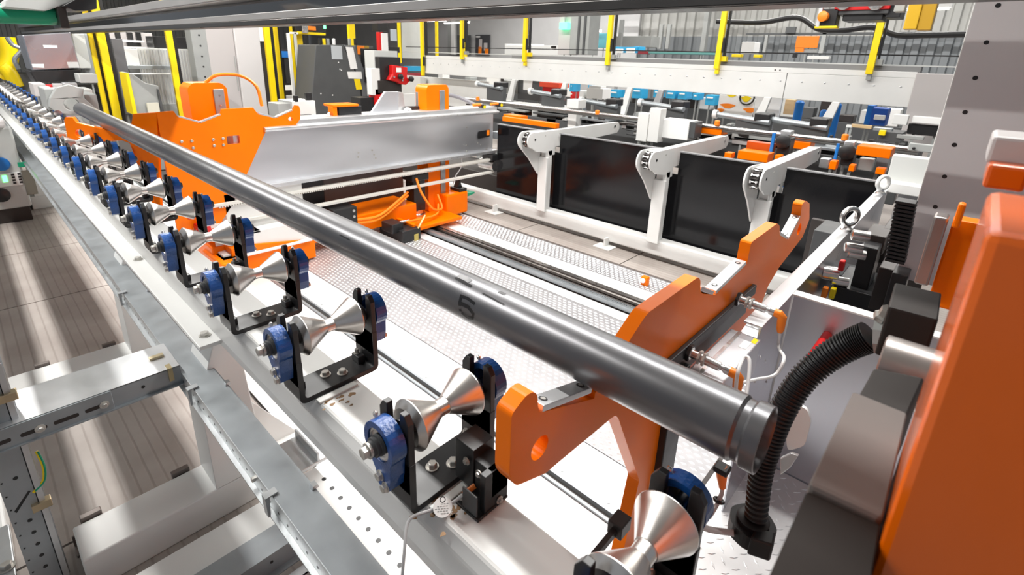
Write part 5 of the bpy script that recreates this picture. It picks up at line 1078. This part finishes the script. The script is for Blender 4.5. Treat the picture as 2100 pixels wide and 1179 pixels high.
# far left machines
lm = thing('stainless_hood', 'tilted brushed stainless machine hood with two labels at the upper left', 'hood', (-7.6, .8, 1.5))
XH = -7.9
MB().prism([atx(u, v, XH) for u, v in ((45, 72), (145, 66), (165, 140), (66, 145))], 'x', XH-.6, XH).build('hood_sheet', STAIN, lm, .01)
for q in (((88, 92), (117, 93), (118, 99), (90, 98)), ((65, 131), (90, 131), (91, 139), (67, 138)), ((137, 127), (160, 127), (163, 139), (141, 139))):
    MB().prism([atx(u, v, XH) for u, v in q], 'x', XH, XH+.006).build('label', CLABEL, lm)
MB().prism([atx(u, v, XH+.05) for u, v in ((60, 146), (166, 143), (166, 165), (75, 170))], 'x', XH-.5, XH+.05).build('black_base', BLACK, lm, .01)
xthings('grey_machine_body', 'grey machine body under the stainless hood, where the tube enters', 'machine', -7.4, [('machine_front', 92, 196, 180, 246, GREY, 0, .5), ('machine_top', 70, 172, 96, 198, PINKG, 0, .4), ('red_insert', 97, 174, 110, 190, RED, -.05, .1), ('tan_insert', 110, 172, 130, 190, PINKG, 0, .1), ('steel_insert', 131, 170, 160, 190, ALUB, .0, .1), ('white_plate', 142, 204, 163, 222, CLABEL, .01, .01), ('machine_block', 163, 152, 200, 170, LGREY, -.1, .3), ('dark_gap', 100, 190, 158, 196, BLACK, -.02, .1)])
gl = thing('tube_gripper', 'grey forked gripper plates closed round the far end of the tube', 'gripper', (-6.5, .8, 1.3))
MB().prism([(.62, 1.25), (.90, 1.18), (.94, 1.22), (.90, 1.30), (.84, 1.38), (.86, 1.46), (.76, 1.5), (.66, 1.47), (.60, 1.38), (.58, 1.3)], 'x', -6.45, -6.36, [ngon(TY, TZ, .058, 24)]).build('gripper_plate', GREY, gl, .006)
MB().box(-6.9, -6.46, .58, .66, 1.26, 1.46).box(-6.9, -6.46, .86, .96, 1.1, 1.4).build('gripper_arm', GREY, gl, .01)
MB().box(-7.3, -6.9, .69, 1.0, 0.0, 1.42).build('gripper_body', LGREY, gl, .01)
MB().lathe((-6.36, .63, 1.24), 'x', [(0, .03), (.006, .03)], 16).build('slot_plug', STEEL, gl)
yr_ = thing('yellow_robot_arm', 'yellow robot arm with grey hoses at the upper left edge', 'robot', (-8.5, .4, 1.0))
MB().tube(spline([at(0, 160, x=-13.4), at(12, 140, x=-13.4), at(18, 110, x=-13.4), at(10, 76, x=-13.4)], 6), .14, 12).build('upper_arm', YELLOW, yr_, smooth=True)
MB().tube(spline([at(2, 135, x=-13.2), at(20, 150, x=-13.2), at(34, 178, x=-13.2)], 6), .11, 12).build('forearm', YELLOW, yr_, smooth=True)
MB().tube(spline([at(14, 76, x=-13), at(26, 92, x=-13), at(44, 102, x=-13), at(30, 122, x=-13), at(38, 142, x=-13)], 8), .035, 8).build('grey_hose', GALV, yr_, smooth=True)
MB().box(-14, -13.2, .75, 1.2, .0, 1.3).build('robot_base', DGREY, yr_, .02)
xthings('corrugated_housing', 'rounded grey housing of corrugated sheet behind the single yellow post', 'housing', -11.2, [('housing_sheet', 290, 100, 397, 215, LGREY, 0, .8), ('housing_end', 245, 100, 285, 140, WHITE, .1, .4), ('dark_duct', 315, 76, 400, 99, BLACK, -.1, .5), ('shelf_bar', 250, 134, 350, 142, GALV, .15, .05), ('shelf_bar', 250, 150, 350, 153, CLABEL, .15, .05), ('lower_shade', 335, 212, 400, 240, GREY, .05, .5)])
cg = MB()
for i in range(18):
    xbox(cg, 293+i*5.7, 103, 295+i*5.7, 214, -11.18, .02)
o = cg.build('sheet_fold', ALUB); o['kind'] = 'stuff'; o['label'] = 'fine upright folds of the corrugated grey housing'; o['category'] = 'folds'
xthings('bottle_rack', 'rack with black bottles and white pipes above the corrugated housing', 'rack', -11.8, [('rack_back', 228, 66, 315, 112, PINKG, -.3, .05), ('rack_rail', 232, 82, 296, 86, CLABEL, 0, .05), ('rack_rail', 236, 96, 300, 99, CLABEL, 0, .05), ('black_bottle', 238, 66, 248, 84, BLACK, -.02, .1), ('black_bottle', 262, 66, 273, 84, BLACK, -.02, .1), ('black_bottle', 280, 66, 290, 84, BLACK, -.02, .1), ('black_bottle', 262, 87, 290, 95, BLACK, -.1, .1), ('black_valve', 257, 104, 270, 112, BLACK, .4, .1)])
gcb = thing('grey_console', 'grey console with sloping top and yellow edge left of the orange plates', 'console', (-9.5, 2, .5))
MB().prism([atx(u, v, -9.3) for u, v in ((262, 150), (270, 150), (298, 170), (325, 176), (332, 235), (280, 235))], 'x', -9.8, -9.3).build('console_body', GREY, gcb, .01)
yy_ = [at(u, 232, x=-9.3).y for u in (284, 330)]; MB().box(-9.75, -9.35, yy_[0], yy_[1], 0, at(300, 234, x=-9.3).z+.05).build('console_base', GREY, gcb, .01)
MB().prism([atx(u, v, -9.28) for u, v in ((258, 150), (264, 150), (282, 235), (274, 235))], 'x', -9.7, -9.28).build('yellow_edge', YELLOW, gcb)
mb = MB(); xbox(mb, 303, 211, 327, 232, -9.2, .05); mb.build('cream_box', mat('cream', (.6, .58, .48), .5), gcb)
MB().prism([atx(u, v, -9.27) for u, v in ((322, 182), (326, 184), (337, 230), (331, 232))], 'x', -9.3, -9.27).build('lever', DGREY, gcb)
xthings('dark_partition', 'dark grey partition between the close pair of yellow posts and the console', 'partition', -10.4, [('partition_panel', 243, 80, 266, 235, mat('slate_panel', (.14, .14, .15), .5), 0, .1), ('glass_strip', 222, 80, 232, 225, mat('blue_grey', (.25, .27, .3), .3), 0, .05)])
xthings('white_door_pair', 'pale double door behind the close pair of yellow posts', 'door', -11.5, [('door_leaf', 170, 70, 215, 170, mat('door_grey', (.3, .32, .34), .5), 0, .1), ('door_top', 155, 70, 180, 140, LGREY, .1, .2)])
# machinery behind the white column
xthings('dark_stand', 'dark machine stand seen between the white column and the yellow posts', 'machine', -13, [('stand_body', 540, 100, 600, 225, BROWN, 0, .5), ('blue_top', 576, 105, 596, 118, BLUEP, .1, .2), ('white_head', 532, 50, 548, 85, CLABEL, .05, .2), ('pipe_part', 585, 175, 620, 185, CLABEL, .2, .1), ('pipe_part', 585, 195, 625, 208, ALUB, .2, .1), ('dark_part', 585, 120, 600, 170, BLACK, .1, .2)])
xthings('ceiling_unit', 'black and orange drive head hanging over the pale yellow post', 'drive', -10.3, [('black_body', 605, 52, 668, 66, BLACK, 0, .2), ('orange_part', 630, 54, 648, 62, ORANGE2, .05, .1), ('yellow_base', 610, 66, 668, 71, YELLOW, .02, .2), ('steel_part', 620, 53, 632, 68, STEEL, .06, .1), ('green_led', 664, 52, 669, 59, GLED, .02, .02)], sup='roof')
xthings('upright_rack', 'slim white upright frame beside the pale yellow post', 'frame', -10, [('frame_side', 595, 68, 601, 205, CLABEL, 0, .04), ('frame_side', 609, 66, 614, 200, LGREY, 0, .04), ('frame_top', 595, 66, 612, 70, CLABEL, 0, .04), ('black_foot', 603, 200, 612, 210, BLACK, 0, .04)])
xthings('spindle_unit', 'upright orange and white unit with black cables above the red clamp head', 'unit', -8.6, [('orange_side', 778, 66, 786, 104, RED, 0, .1), ('white_box', 783, 68, 796, 104, CLABEL, .02, .1), ('black_top', 775, 46, 796, 64, BLACK, 0, .2), ('black_base', 795, 96, 820, 108, BLACK, .0, .1), ('glass_bottle', 803, 60, 814, 84, mat('bottle_glass', (.5, .55, .6), .1), .02, .05), ('dark_cables', 752, 100, 776, 170, BLACK, -.3, .2)])
xthings('grey_sheet_wall', 'pale grey corrugated sheet left of the guard beam end', 'sheet', -11.5, [('sheet_panel', 822, 42, 876, 120, LGREY, 0, .1), ('maroon_box', 836, 150, 868, 168, mat('maroon2', (.3, .03, .04), .4), .5, .2), ('teal_box', 838, 136, 866, 146, CYAN, .5, .2)])
yt('pale_cover', 'broad pale cover sheet below the left end of the guard beam', 'cover', 7.9, [('cover_sheet', 815, 160, 1000, 215, WHITE, 0, .05), ('cover_post', 862, 158, 872, 215, LGREY, -.1, .05)])
# top left: green cylinder and hood
gt = thing('green_air_cylinder', 'bright green round cylinder under a pale hood at the upper left corner', 'cylinder', (-4.5, 1.0, 2.1))
a, b = at(-60, 26, x=-4.6), at(124, 33, x=-4.2)
MB().tube([a, a.lerp(b, .9), b], .055, 18, [.055, .055, .035]).build('cylinder_body', GREEN, gt, smooth=True)
MB().prism([atx(u, v, -4.1) for u, v in ((12, 0), (60, -40), (190, -40), (150, 4), (95, 22), (10, 14))], 'x', -4.5, -4.1).build('pale_hood', LGREY, gt, .006)
MB().prism([atx(u, v, -4.0) for u, v in ((130, 12), (170, -10), (198, -10), (199, 18), (180, 22), (155, 22))], 'x', -4.3, -4.0).build('black_bracket', BLACK, gt, .004)
MB().box(-4.4, -4.1, b.y-.02, b.y+.02, b.z-.07, b.z+.05).build('end_bracket', BROWN, gt, .004)
